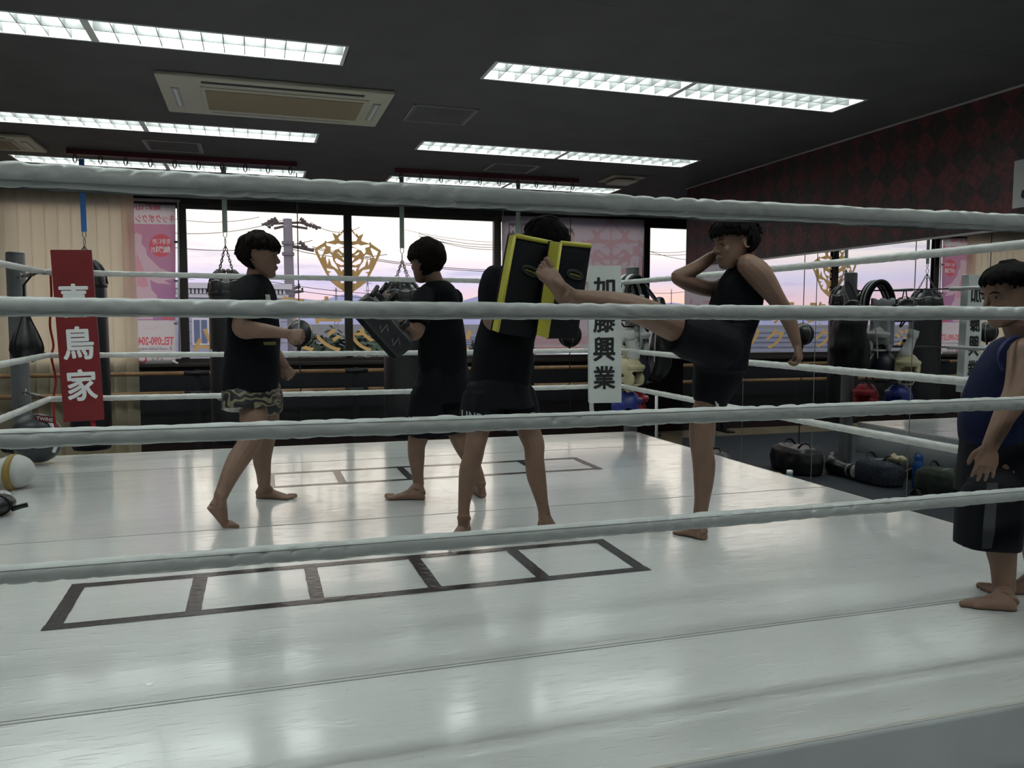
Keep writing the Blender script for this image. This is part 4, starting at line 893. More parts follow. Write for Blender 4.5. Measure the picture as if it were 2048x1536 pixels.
def pylon(px, ytop, ybot, Y, wpx, label):
    t = thing('pylon', label, 'pylon', (PY(px, ybot, Y)[0], Y, ZG), 'pylons on the horizon'); m = MB(); c0 = PY(px, ytop, Y); c1 = np.array([c0[0], Y, ZG]); s = PPM(c0); w0, w1 = wpx*0.25/s, wpx*1.6/s; n = 6; r = 0.45/s
    for sx in (-1, 1): m.tube([c1+np.array([sx*w1/2, 0, 0]), c0+np.array([sx*w0/2, 0, 0])], r, 4)
    for k in range(n):
        f0, f1 = k/n, (k+1)/n
        for sx in (-1, 1): m.tube([c1+(c0-c1)*f0+np.array([sx*(w1+(w0-w1)*f0)/2, 0, 0]), c1+(c0-c1)*f1+np.array([-sx*(w1+(w0-w1)*f1)/2, 0, 0])], r*0.7, 4)
    put('lattice', m, M_conc, t)
    for f in (0.66, 0.8, 0.94): put('arm', MB().tube([c1+(c0-c1)*f-np.array([wpx*1.1/s, 0, 0]), c1+(c0-c1)*f+np.array([wpx*1.1/s, 0, 0])], r, 4), M_conc, t)
pylon(735, 560, 606, 500, 7, 'lattice pylon on the hills right of the tiger emblem'); pylon(672, 575, 606, 700, 5, 'small lattice pylon behind the tiger emblem')
pylon(1343, 578, 612, 120, 2.2, 'thin mast outside the right-hand window')
# ================================================================== PEOPLE
M_skin = mat('skin', (0.23, 0.136, 0.094), 0.6, noise_amt=0.12, noise_scale=14)
M_skin.node_tree.nodes['Principled BSDF'].inputs['Subsurface Weight'].default_value = 0.0
M_hair = mat('black_hair', (0.005, 0.0045, 0.0045), 0.8, spec=0.1, noise_amt=0.4, noise_scale=60, bump=0.6, bump_scale=160)
M_hairb = mat('brown_black_hair', (0.012, 0.008, 0.006), 0.8, spec=0.1, noise_amt=0.4, noise_scale=60, bump=0.6, bump_scale=160)
M_eye = mat('eye_dark', (0.015, 0.010, 0.008), 0.2); M_eyew = mat('eye_white', (0.26, 0.24, 0.23), 0.4); M_lip = mat('lip', (0.32, 0.13, 0.11), 0.45); M_nail = mat('nail', (0.50, 0.33, 0.28), 0.35)
M_black = mat('black_cotton', (0.0055, 0.006, 0.0085), 0.9, spec=0.15, noise_amt=0.25, noise_scale=30, bump=0.15, bump_scale=300)
M_blacksh = mat('black_polyester', (0.005, 0.0055, 0.009), 0.75, spec=0.2, noise_amt=0.25, noise_scale=20)
M_navy = mat('navy_jersey', (0.007, 0.011, 0.042), 0.85, spec=0.2, noise_amt=0.2, noise_scale=25)
M_greyst = mat('grey_panel', (0.050, 0.056, 0.064), 0.8)
M_print = mat('shirt_print_white', (0.55, 0.55, 0.52), 0.7); M_olivep = mat('shirt_print_olive', (0.16, 0.14, 0.05), 0.7)

def PT(path, n=14, mb=None, flat=1.0, ends=True):
    """limb: list of (px, py, depth Y, width px) -> tapered tube of real size"""
    P = [PY(a, b, Y) for a, b, Y, w in path]; R = [w/2/PPM(p) for p, (a, b, Y, w) in zip(P, path)]
    Q = catmull([np.append(p, r) for p, r in zip(P, R)], 4)
    mb = mb if mb is not None else MB(); mb.tube([q[:3] for q in Q], [max(q[3], 0.004) for q in Q], n, flat=flat)
    # rounded ends so that joints fuse
    for q in ((Q[0], Q[-1]) if ends else (Q[0],)): mb.ell(q[:3], (q[3]*0.98,)*3, n=10, m=6)
    return mb
def ROWS(rows, mb=None, n=28, expo=2.4):
    """torso or shorts: rows (y, xl, xr, Y, half depth m)"""
    mb = mb if mb is not None else MB(); L = []
    for (y, xl, xr, Y, hd) in rows:
        c_ = PY((xl+xr)/2, y, Y); L.append(np.append(c_, [(xr-xl)/2/PPM(c_), hd]))
    Q = catmull(L, 4); rs = []
    for q in Q:
        r_ = []
        for j in range(n):
            t = 2*math.pi*j/n; c2, s2 = math.cos(t), math.sin(t)
            r_.append(q[:3]+RH*q[3]*math.copysign(abs(c2)**(2/expo), c2)+FH*q[4]*math.copysign(abs(s2)**(2/expo), s2))
        rs.append(r_)
    return mb.rings(rs)
def CT(path, mb=None): return PT(path, 18, mb, 1.0, False)
def frame(F, tilt=0.0, roll=0.0):
    F = nrm(F); Lf = nrm(np.cross(UP, F)); U = np.cross(F, Lf)
    F2 = F*math.cos(tilt)-U*math.sin(tilt); U2 = U*math.cos(tilt)+F*math.sin(tilt)
    L2 = Lf*math.cos(roll)+U2*math.sin(roll); U3 = U2*math.cos(roll)-Lf*math.sin(roll)
    return F2, L2, U3
SL = [(.505, .02, -.10, .03), (.485, .12, -.20, .13), (.45, .22, -.30, .215), (.37, .325, -.395, .29), (.25, .385, -.455, .335), (.12, .405, -.475, .352), (.06, .408, -.475, .352), (.015, .375, -.465, .348), (-.05, .378, -.44, .338), (-.13, .388, -.385, .325),
      (-.20, .392, -.30, .305), (-.27, .385, -.20, .285), (-.34, .378, -.10, .258), (-.42, .375, -.01, .215), (-.475, .355, .06, .16), (-.505, .30, .12, .09)]
def head_mesh(mb, c, H, F, Lx, U):
    rs = []
    for u, f, b, w in SL:
        cf = (f+b)/2; hd = (f-b)/2; r_ = []
        for j in range(28):
            t = 2*math.pi*j/28; x, y = math.cos(t), math.sin(t)
            ww = w*(1-0.10*max(0, x)**2*(1 if u < 0 else 0.3))
            r_.append(c+U*u*H+F*(cf+hd*math.copysign(abs(x)**0.92, x))*H+Lx*(ww*math.copysign(abs(y)**0.92, y))*H)
        rs.append(r_)
    mb.rings(rs[::-1])
    q = lambda f, l, u: c+F*f*H+Lx*l*H+U*u*H
    mb.tube(catmull([q(.365, 0, .05), q(.395, 0, -.02), q(.428, 0, -.080), q(.442, 0, -.118), q(.408, 0, -.158)], 3), [x*H for x in (.026, .028, .03, .032, .034, .036, .04, .044, .046, .048, .044, .036, .02)], 12)
    for s in (-1, 1):
        mb.ell(q(.400, s*.046, -.140), (.030*H, .028*H, .025*H), [F, Lx, U])
        mb.tube([q(.385, s*.06, .075), q(.375, s*.15, .088), q(.325, s*.235, .06)], [.022*H, .028*H, .016*H], 8)      # brow
        mb.ell(q(.315, s*.155, .012), (.05*H, .072*H, .034*H), [F, Lx, U])                                               # lids
        mb.ell(q(.26, s*.18, -.11), (.082*H, .085*H, .10*H), [F, Lx, U])                                                # cheek
        e0 = q(-.075, s*.362, -.02)                                                                                       # ear: rim and bowl
        mb.tube([e0+(F*(-.012+.070*math.cos(t))+U*(.0+.115*math.sin(t))+Lx*s*(.022+.012*math.cos(t+2.6)))*H for t in np.linspace(-2.2, 2.9, 12)], .018*H, 8)
        mb.ell(e0+F*.012*H, (.045*H, .018*H, .08*H), [F, Lx, U])
    mb.tube([q(.376, -.105, -.255), q(.410, -.045, -.236), q(.414, 0, -.241), q(.410, .045, -.236), q(.376, .105, -.255)], [.010*H, .021*H, .02*H, .021*H, .010*H], 8)
    mb.tube([q(.372, -.095, -.275), q(.404, -.03, -.288), q(.404, .03, -.288), q(.372, .095, -.275)], [.010*H, .024*H, .024*H, .010*H], 8)
    mb.ell(q(.335, 0, -.42), (.06*H, .085*H, .06*H), [F, Lx, U])
def face_parts(root, c, H, F, Lx, U):
    q = lambda f, l, u: c+F*f*H+Lx*l*H+U*u*H
    for s in (-1, 1):
        e = put('eye', MB().ell(q(.333, s*.155, .012), (.040*H, .058*H, .018*H), [F, Lx, U]), M_eyew, root, smooth=True)
        put('iris', MB().ell(q(.350, s*.162, .012), (.032*H, .036*H, .0185*H), [F, Lx, U]), M_eye, e, smooth=True)
        put('eyebrow', MB().tube([q(.402, s*.065, .085), q(.398, s*.15, .112), q(.345, s*.245, .085)], [.010*H, .013*H, .006*H], 6, flat=0.6), M_hair, root, smooth=True)
    put('lips', MB().tube([q(.388, -.095, -.263), q(.420, -.03, -.262), q(.424, 0, -.264), q(.420, .03, -.262), q(.388, .095, -.263)], [.006*H, .012*H, .012*H, .012*H, .006*H], 8), M_lip, root, smooth=True)
def sstep(a, b, x):
    t = min(1.0, max(0.0, (x-a)/(b-a))); return t*t*(3-2*t)
def skull(u):
    i = 0; v = min(u, .50)
    while i < len(SL)-2 and SL[i+1][0] > v: i += 1
    a, b = SL[i], SL[i+1]; g = min(1, max(0, (a[0]-v)/(a[0]-b[0]+1e-9))); return [a[m_]+(b[m_]-a[m_])*g for m_ in (1, 2, 3)]
def hair_mesh(c, H, F, Lx, U, low_back, fringe, side, thick, seed, bowl=0.0, strands=260, ruff=1.0):
    """close cap of hair that thins out at its edge, overlaid by many tapering locks"""
    mb = MB(); rnd = random.Random(seed); rs = []
    def limit(x):
        wf = sstep(.30, .72, x); wb = sstep(.05, -.55, x); return fringe*wf+low_back*wb+side*(1-wf-wb)
    def pos(u, t, th):
        x, y = math.cos(t), math.sin(t); f, bk, w = skull(u); k = sstep(.52, .40, u)
        if u > .49: f, bk, w = f*(1-(u-.49)*6), bk*(1-(u-.49)*6), w*(1-(u-.49)*6)
        return c+U*(u+th*.8*(1-k))*H+F*((f+bk)/2+((f-bk)/2+th)*x)*H+Lx*((w+th)*y)*H
    for k in range(15):
        r_ = []
        for j in range(36):
            t = 2*math.pi*j/36; x = math.cos(t); lim = limit(x); u = .54-(.54-lim)*k/14
            edge = sstep(0, .16+.22*sstep(.2, -.6, x), u-lim); th = thick*(.25+.75*edge)*(1+bowl*sstep(.45, .1, u)*sstep(-.35, 0, u))
            r_.append(pos(u, t, th))
        rs.append(r_)
    rs.append([c+U*(low_back+.12)*H+(p_-c)*.02 for p_ in rs[-1]])
    mb.rings(rs[::-1])
    for k in range(strands):
        t = rnd.uniform(0, 2*math.pi); x = math.cos(t); lim = limit(x)
        top = rnd.random() < .45
        u1 = lim+rnd.uniform(-.07, .05) if not top else rnd.uniform(lim+.05, .40)
        u0 = min(.50, u1+rnd.uniform(.14, .26)); dt = rnd.uniform(-.22, .22); lift = rnd.uniform(.75, 1.15)*thick
        pts = [pos(u0, t, lift*.7), pos((u0+u1)/2, t+dt*.5, lift*.95), pos(u1, t+dt, lift*(.55 if not top else 1.15+.30*ruff*rnd.random()))]
        mb.tube(catmull(pts, 3), [v*H for v in (.020, .028, .032, .032, .028, .020, .006)], 6)
    for k in range(50):     # tips on the crown
        t = rnd.uniform(0, 2*math.pi); r_ = rnd.uniform(0, .26); p = c+U*(.475+thick*.8-.28*r_*r_*4)*H+F*(-.05+r_*math.cos(t))*H+Lx*(r_*math.sin(t))*H
        d = U*.03*ruff+F*rnd.uniform(-.05, .08)+Lx*rnd.uniform(-.06, .06); mb.tube([p-U*.03*H, p+d*.5*H, p+d*H], [.030*H, .020*H, .005*H], 6)
    return remesh(mb, 0.0036, 1)
def hand(mb, wrist, D, Nn, thumb_side, s, curl, spread=0.06, thumb_curl=0.5):
    """palm and five fingers: D along the hand, Nn out of the back of the hand"""
    D = nrm(D); Nn = nrm(Nn-D*(Nn @ D)); S = np.cross(D, Nn)*thumb_side       # S points to the thumb side
    pl = 0.074*s; rs = []
    for q, w, h in ((-.12, .024, .019), (0.05, .027, .018), (.35, .037, .017), (.75, .0425, .015), (1.0, .040, .012)):
        c_ = wrist+D*q*pl; rs.append([c_+S*w*s*math.cos(t)+Nn*h*s*math.sin(t) for t in np.linspace(0, 2*math.pi, 17)[:-1]])
    mb.rings(rs)
    nails = []
    for k, (off, Lf, r0) in enumerate(((.0295, .062, .0082), (.0102, .070, .0084), (-.0095, .065, .0081), (-.0285, .050, .0073))):
        p = wrist+D*pl*(.96 if k in (1, 2) else .90)+S*off*s; d = nrm(D+S*spread*(1.5-k)*0.8); nn = Nn.copy(); pts = [p-d*.012*s, p]
        cs = curl if not isinstance(curl[0], (tuple, list)) else curl[k]
        for j, fr in enumerate((.45, .31, .24)):
            a = math.radians(cs[j]); d2 = d*math.cos(a)-nn*math.sin(a); nn = nn*math.cos(a)+d*math.sin(a); d = d2; p = p+d*Lf*fr*s; pts.append(p)
        mb.tube(catmull(pts, 3), [r0*s*v for v in (1.05, 1.06, 1.06, 1.06, 1.04, 1.02, 1.0, .97, .95, .93, .9, .82, .62)], 9); mb.ell(pts[-1], (r0*s*.66,)*3, n=8, m=5)
        nails.append((p+nn*r0*s*.55, d, nn))
    p = wrist+D*pl*.18+S*.024*s-Nn*.004*s; d = nrm(D*.75+S*.75-Nn*.25); pts = [p-d*.01*s, p, p+d*.030*s]
    d = nrm(D*(.95-thumb_curl*.3)+S*(.35-thumb_curl*.9)-Nn*(.2+thumb_curl*.5)); pts.append(pts[-1]+d*.026*s); d = nrm(d+D*.1-S*thumb_curl*.5); pts.append(pts[-1]+d*.021*s)
    mb.tube(catmull(pts, 3), [v*s for v in (.013, .0145, .0145, .014, .0125, .0115, .011, .0106, .0104, .0102, .0098, .0088, .0062)], 9); mb.ell(pts[-1], (.0064*s,)*3, n=8, m=5)
FIST = (78, 95, 62); RELAX = (22, 28, 18); OPEN = (10, 12, 8)
def foot(mb, heel, toe, ankle, s, up=None, side=1, lift=None):
    """heel, toe: points on the sole; side=+1: big toe towards +S; lift: ball point where the foot bends"""
    heel = np.array(heel, float); toe = np.array(toe, float); up = UP if up is None else nrm(up)
    L = np.linalg.norm(toe-heel); D = (toe-heel)/L; up = nrm(up-D*(up @ D)); S = np.cross(D, up)*side
    ball = heel+D*L*.70 if lift is None else np.array(lift, float)
    def ctr(t):
        if t <= .70: return heel+(ball-heel)*(t/.70)
        return ball+(toe-ball)*((t-.70)/.30)
    d1 = nrm(ball-heel); u1 = nrm(up-d1*(up @ d1)); d2 = nrm(toe-ball); u2 = nrm(up-d2*(up @ d2))
    rs = []
    for t, w, h, sh in ((-.015, .014, .018, 0), (.03, .024, .036, 0), (.12, .031, .050, 0), (.25, .032, .058, .002), (.38, .033, .054, .004), (.52, .037, .044, .004), (.66, .042, .033, .003), (.76, .043, .025, .002), (.83, .040, .020, 0), (.88, .034, .014, 0)):
        u = u1 if t <= .70 else u2; c_ = ctr(t)+S*sh*s; r_ = []
        for j in range(18):
            a = 2*math.pi*j/18; x, y = math.cos(a), math.sin(a)
            yy = h*.5+h*.5*math.copysign(abs(y)**.8, y) if y > 0 else h*.5+h*.5*math.copysign(abs(y)**.5, y)
            r_.append(c_+S*w*s*x*(1-.25*max(0, y))+u*yy*s)
        rs.append(r_)
    mb.rings(rs)
    for k in range(5):
        off = (.028, .009, -.006, -.020, -.032)[k]; tl = (1.0, .985, .955, .915, .87)[k]; r0 = (.0125, .0085, .008, .0076, .0075)[k]
        a_ = ctr(.80-.03*k)+S*off*s+u2*r0*1.1*s; b_ = ctr(tl-.03)+S*off*s*1.05+u2*r0*1.25*s; c_ = ctr(tl)+S*off*s*1.05+u2*r0*.85*s
        mb.tube(catmull([a_, b_, c_], 3), [r0*s*v for v in (1.1, 1.05, 1.0, 1.0, 1.0, .95, .75)], 9); mb.ell(c_, (r0*s*.8,)*3, n=8, m=5)
    # instep up to the ankle
    an = np.array(ankle, float)
    mb.tube(catmull([an+nrm(an-ctr(.25))*.01, an, ctr(.22)+u1*.045*s], 3), [.031*s, .031*s, .031*s, .031*s, .030*s, .030*s, .028*s], 12)
    mb.tube(catmull([an, ctr(.36)+u1*.040*s, ctr(.55)+u1*.026*s], 3), [.028*s, .027*s, .026*s, .024*s, .022*s, .020*s, .016*s], 10)
    mb.tube([an, ctr(.06)+u1*.028*s], [.024*s, .024*s], 10)
    sx = nrm(np.cross(nrm(an-ctr(.25)), D)); mb.ell(an+sx*.024*s, (.010*s, .010*s, .013*s)); mb.ell(an-sx*.024*s, (.010*s, .010*s, .013*s))
def cloth(root, name, mb, m, amp=0.006, sc=(14, 14, 9), seed=0.0, voxel=0.0065, it=5):
    return put_mesh(name, remesh(mb, voxel, it, (amp, sc, seed)), m, root)
def decal(root, name, pts, Y, m, lift=0.0):
    vs = [PY(x, y, Y)-FH*lift for x, y in pts]; return put(name, MB().add(vs, [tuple(range(len(vs)))]), m, root)
def person(label, base): return thing('person', label, 'person', base)
BODY_VOX = 0.0040

# ---------------------------------------------------------------- boy in patterned shorts, throwing a punch
b1 = person('person in black T-shirt and gold-patterned shorts, facing right with fists low', PZ(490, 1020))
hc = PY(519, 511, 4.42); F, Lx, U = frame(RH+FH*0.05, 0.06); H = 0.222
mb = MB(); head_mesh(mb, hc, H, F, Lx, U)
PT([(503, 590, 4.42, 40), (508, 565, 4.42, 36), (514, 538, 4.42, 36)], mb=mb)
ROWS([(565, 492, 526, 4.42, .05), (592, 484, 532, 4.42, .10), (640, 478, 534, 4.42, .095), (700, 474, 534, 4.42, .09), (760, 470, 536, 4.42, .10), (790, 474, 536, 4.42, .10)], mb)
PT([(500, 592, 4.31, 30), (489, 622, 4.24, 34), (483, 652, 4.20, 38), (490, 660, 4.19, 37), (508, 660, 4.17, 34), (532, 662, 4.14, 29), (556, 665, 4.12, 23), (577, 668, 4.10, 20)], mb=mb)
w = PY(577, 668, 4.10); hand(mb, w, RH*.95-UP*.12-FH*.1, UP*.55-FH*.85, 1, 0.92, FIST, thumb_curl=.9)
PT([(510, 592, 4.54, 28), (522, 640, 4.61, 32), (534, 690, 4.62, 33), (550, 708, 4.60, 28), (562, 724, 4.58, 23), (568, 732, 4.57, 22)], mb=mb)
w = PY(568, 732, 4.57); hand(mb, w, RH*.6-UP*.8, -FH*.5+RH*.6+UP*.3, 1, 0.92, FIST, thumb_curl=.9)
PT([(500, 785, 4.37, 50), (507, 830, 4.33, 54), (504, 862, 4.30, 50), (497, 889, 4.27, 46), (478, 917, 4.22, 44), (462, 946, 4.18, 37), (449, 975, 4.15, 30), (441, 993, 4.13, 28)], mb=mb)
an = PY(441, 993, 4.13); ball = PZ(447, 1052, 0.0); hl = PY(414, 1016, 4.11)
foot(mb, hl, ball+nrm(RH*.9-FH*.15)*0.075, an, 0.98, up=UP*.8+RH*.6, side=1, lift=ball)
PT([(527, 785, 4.52, 44), (533, 830, 4.57, 50), (532, 862, 4.62, 44), (528, 889, 4.65, 40), (524, 917, 4.68, 37), (527, 946, 4.70, 29), (528, 966, 4.71, 26)], mb=mb)
an = PY(528, 968, 4.71); foot(mb, PZ(514, 996), PZ(588, 998), an, 0.98, side=-1)
put_mesh('body', remesh(mb, BODY_VOX, 3), M_skin, b1); face_parts(b1, hc, H, F, Lx, U)
put_mesh('hair', hair_mesh(hc, H, F, Lx, U, -.28, .13, .14, .060, 3, ruff=2.4), M_hairb, b1)
mb = MB()
ROWS([(552, 492, 526, 4.42, .065), (562, 481, 533, 4.42, .13), (580, 474, 540, 4.42, .17), (600, 468, 546, 4.42, .165), (640, 461, 553, 4.42, .15), (690, 457, 554, 4.42, .145), (740, 452, 553, 4.42, .15), (778, 450, 551, 4.42, .155)], mb)
CT([(499, 578, 4.30, 50), (489, 606, 4.24, 56), (484, 636, 4.21, 58)], mb=mb); CT([(508, 578, 4.56, 48), (518, 610, 4.62, 54), (524, 640, 4.63, 56)], mb=mb)
cloth(b1, 'shirt', mb, M_black, 0.010, (11, 11, 7), 1.3)
def flame_mat():
    m = bpy.data.materials.new('flame_pattern_satin'); m.use_nodes = True; t = m.node_tree; b = t.nodes['Principled BSDF']; b.inputs['Roughness'].default_value = 0.4
    g = t.nodes.new('ShaderNodeTexCoord'); n = t.nodes.new('ShaderNodeTexNoise'); n.inputs['Scale'].default_value = 6; t.links.new(g.outputs['Object'], n.inputs['Vector'])
    wv = t.nodes.new('ShaderNodeTexWave'); wv.wave_type = 'RINGS'; wv.inputs['Scale'].default_value = 8; wv.inputs['Distortion'].default_value = 14; wv.inputs['Detail'].default_value = 1; wv.inputs['Detail Scale'].default_value = 1.6; t.links.new(g.outputs['Object'], wv.inputs['Vector'])
    r = t.nodes.new('ShaderNodeValToRGB'); r.color_ramp.elements[0].position = .60; r.color_ramp.elements[1].position = .65; r.color_ramp.elements[0].color = (.010, .011, .016, 1); r.color_ramp.elements[1].color = (.20, .175, .11, 1)
    t.links.new(wv.outputs[1], r.inputs[0]); t.links.new(r.outputs[0], b.inputs['Base Color']); return m
mb = MB(); ROWS([(768, 452, 549, 4.42, .14), (790, 450, 556, 4.42, .15), (808, 451, 558, 4.42, .155)], mb)
CT([(487, 786, 4.36, 78), (486, 820, 4.34, 80)], mb=mb); CT([(530, 786, 4.52, 66), (532, 822, 4.54, 64)], mb=mb)
cloth(b1, 'shorts', mb, flame_mat(), 0.005, (14, 14, 10), 2.1)
decal(b1, 'shirt_print', [(532, 589), (541, 589), (549, 636), (537, 636)], 4.27, M_print, 0.012); decal(b1, 'shirt_print', [(528, 684), (553, 683), (553, 690), (529, 690)], 4.275, M_olivep, 0.012)

# ---------------------------------------------------------------- boy holding forearm pads, back turned
b2 = person('person in black T-shirt and long black shorts, holding dark forearm pads, turned left', PZ(840, 1000))
hc = PY(853, 522, 4.46); F, Lx, U = frame(-RH*.80+FH*.55, 0.16); H = 0.222
mb = MB(); head_mesh(mb, hc, H, F, Lx, U)
PT([(876, 596, 4.46, 44), (873, 574, 4.46, 36), (862, 545, 4.46, 36)], mb=mb)
ROWS([(572, 860, 894, 4.46, .045), (604, 850, 906, 4.46, .07), (660, 852, 916, 4.46, .075), (720, 854, 918, 4.46, .08), (775, 856, 918, 4.46, .09)], mb)
PT([(854, 608, 4.40, 26), (842, 634, 4.31, 30), (831, 664, 4.26, 32), (820, 662, 4.25, 30), (808, 648, 4.27, 25), (800, 636, 4.29, 20)], mb=mb)
w = PY(800, 636, 4.29); hand(mb, w, -RH*.45+UP*.85, -FH*.7-RH*.3, -1, 0.92, (35, 50, 30), thumb_curl=.4)
PT([(900, 608, 4.53, 26), (880, 640, 4.66, 30), (850, 660, 4.74, 32), (815, 640, 4.66, 26), (785, 622, 4.56, 20)], mb=mb)
w = PY(785, 622, 4.56); hand(mb, w, -RH*.6+UP*.8, -FH*.5-RH*.5, 1, 0.92, (35, 50, 30), thumb_curl=.4)
PT([(860, 780, 4.45, 46), (850, 830, 4.46, 46), (838, 870, 4.48, 42), (833, 892, 4.49, 36), (833, 915, 4.50, 33), (835, 945, 4.51, 25), (837, 966, 4.52, 22)], mb=mb)
an = PY(837, 968, 4.52); foot(mb, PZ(849, 999), PZ(770, 998), an, 1.0, side=1)
PT([(902, 780, 4.47, 44), (908, 835, 4.46, 46), (918, 872, 4.44, 40), (926, 893, 4.43, 35), (940, 916, 4.42, 33), (954, 945, 4.41, 25), (961, 966, 4.41, 22)], mb=mb)
an = PY(961, 968, 4.41); foot(mb, PZ(966, 996), PZ(936, 972), an, 1.0, side=-1)
put_mesh('body', remesh(mb, BODY_VOX, 3), M_skin, b2); face_parts(b2, hc, H, F, Lx, U)
put_mesh('hair', hair_mesh(hc, H, F, Lx, U, -.32, .08, .06, .066, 9, bowl=0.25), M_hairb, b2)
mb = MB()
ROWS([(563, 862, 892, 4.46, .06), (573, 846, 906, 4.46, .09), (588, 836, 915, 4.46, .115), (612, 833, 921, 4.46, .12), (645, 836, 926, 4.46, .115), (690, 839, 931, 4.46, .115), (730, 840, 933, 4.46, .12), (750, 838, 935, 4.46, .12)], mb)
CT([(850, 594, 4.38, 40), (840, 622, 4.31, 44), (834, 650, 4.27, 45)], mb=mb); CT([(905, 598, 4.55, 42), (885, 632, 4.66, 46)], mb=mb)
cloth(b2, 'shirt', mb, M_black, 0.010, (11, 11, 7), 5.3)
mb = MB(); ROWS([(728, 842, 932, 4.46, .115), (760, 834, 937, 4.46, .125), (800, 826, 936, 4.46, .125)], mb)
CT([(858, 790, 4.44, 72), (852, 830, 4.45, 74), (848, 866, 4.47, 76)], mb=mb); CT([(903, 790, 4.48, 66), (912, 830, 4.46, 66), (918, 862, 4.45, 66)], mb=mb)
cloth(b2, 'shorts', mb, M_blacksh, 0.010, (12, 12, 5), 6.1)
m_ = MB(); p = PY(822, 840, 4.33); text(m_, 'N', p, [RH, UP], 0.026, 0.034, 0.02); text(m_, 'Y', p+RH*.002, [RH, UP], 0.030, 0.036, 0.02); put('shorts_logo', m_, M_print, b2)

# ---------------------------------------------------------------- boy behind the yellow kick pads
b3 = person('person in black clothes hidden behind black and yellow kick pads, facing the kicker', PZ(1010, 1070))
hc = PY(1092, 487, 3.66); F, Lx, U = frame(RH*.75-FH*.45, 0.35); H = 0.222
mb = MB(); head_mesh(mb, hc, H, F, Lx, U)
PT([(1040, 570, 3.68, 52), (1055, 545, 3.67, 44), (1078, 515, 3.66, 44)], mb=mb)
ROWS([(548, 1015, 1066, 3.68, .05), (580, 996, 1076, 3.68, .08), (650, 982, 1058, 3.66, .08), (720, 968, 1044, 3.64, .085), (785, 962, 1042, 3.62, .09)], mb)
PT([(996, 572, 3.65, 32), (985, 605, 3.585, 36), (984, 640, 3.54, 38), (1000, 640, 3.50, 36), (1030, 620, 3.47, 28), (1048, 606, 3.46, 24)], mb=mb)
w = PY(1048, 606, 3.46); hand(mb, w, RH*.8+UP*.4, FH*.3+UP*.6, -1, 0.92, FIST, thumb_curl=.8)
PT([(1076, 575, 3.73, 32), (1098, 620, 3.70, 34), (1108, 645, 3.64, 36), (1118, 625, 3.54, 30), (1122, 610, 3.48, 24)], mb=mb)
w = PY(1122, 608, 3.48); hand(mb, w, UP*.7-FH*.5, RH*.4-FH*.2+UP*.3, 1, 0.92, FIST, thumb_curl=.8)
PT([(970, 780, 3.62, 50), (962, 830, 3.60, 52), (955, 868, 3.58, 46), (950, 892, 3.57, 42), (946, 914, 3.58, 41), (938, 940, 3.60, 40), (933, 972, 3.62, 33), (928, 1012, 3.63, 24), (928, 1034, 3.63, 24)], mb=mb)
an = PY(928, 1036, 3.63); foot(mb, PZ(932, 1062), PZ(912, 1094), an, 1.0, side=1)
PT([(1030, 780, 3.63, 48), (1046, 830, 3.62, 50), (1060, 868, 3.60, 46), (1068, 890, 3.58, 43), (1069, 915, 3.58, 39), (1072, 948, 3.59, 40), (1077, 972, 3.59, 34), (1084, 1004, 3.59, 25), (1089, 1028, 3.59, 24)], mb=mb)
an = PY(1089, 1032, 3.59); foot(mb, PZ(1080, 1062), PZ(1142, 1078), an, 1.0, side=-1)
put_mesh('body', remesh(mb, BODY_VOX, 3), M_skin, b3); face_parts(b3, hc, H, F, Lx, U)
put_mesh('hair', hair_mesh(hc, H, F, Lx, U, -.26, .12, .04, .070, 21), M_hair, b3)
mb = MB()
ROWS([(530, 1012, 1070, 3.68, .065), (542, 985, 1085, 3.68, .10), (562, 972, 1095, 3.68, .125), (600, 972, 1088, 3.67, .12), (650, 962, 1075, 3.66, .115), (690, 952, 1066, 3.65, .12), (730, 944, 1062, 3.64, .125), (772, 936, 1058, 3.63, .13)], mb)
CT([(992, 556, 3.64, 52), (985, 585, 3.60, 52), (984, 622, 3.57, 52)], mb=mb); CT([(1080, 560, 3.74, 52), (1096, 600, 3.72, 52)], mb=mb)
cloth(b3, 'shirt', mb, M_black, 0.010, (11, 11, 7), 8.3)
mb = MB(); ROWS([(758, 940, 1056, 3.63, .125), (790, 932, 1063, 3.62, .135), (812, 928, 1070, 3.61, .135)], mb)
CT([(968, 790, 3.61, 82), (964, 822, 3.60, 84), (962, 850, 3.59, 84)], mb=mb); CT([(1030, 790, 3.63, 78), (1040, 822, 3.61, 76), (1043, 850, 3.60, 74)], mb=mb)
cloth(b3, 'shorts', mb, M_blacksh, 0.006, (12, 12, 8), 9.1)
def curved_text(root, s, x0, x1, y0, y1, Yc, rpx, cx, hpx, m):
    """lettering that wraps round a shorts leg"""
    n = len(s)
    for i, ch in enumerate(s):
        f = (i+.5)/n; x = x0+(x1-x0)*f; y = y0+(y1-y0)*f; a = math.asin(max(-.97, min(.97, (x-cx)/rpx)))
        p0 = PY(x, y, Yc); q = PPM(p0); R_ = rpx/q; p = p0-FH*(R_*math.cos(a)+0.014); ax0 = RH*math.cos(a)+FH*math.sin(a); mb_ = MB()
        text(mb_, ch, p, [nrm(ax0+UP*(-(y1-y0)/(x1-x0+1e-6))), UP], (x1-x0)/n/q*.82/max(.5, math.cos(a)), hpx/q, 0.02); put('lettering', mb_, m, root)
M_lettg = mat('reflective_lettering', (0.36, 0.37, 0.38), 0.5)
curved_text(b3, 'UNDER', 924, 1000, 824, 836, 3.60, 49, 963, 18, M_lettg); curved_text(b3, 'AR', 1036, 1076, 833, 825, 3.61, 45, 1042, 16, M_lettg)

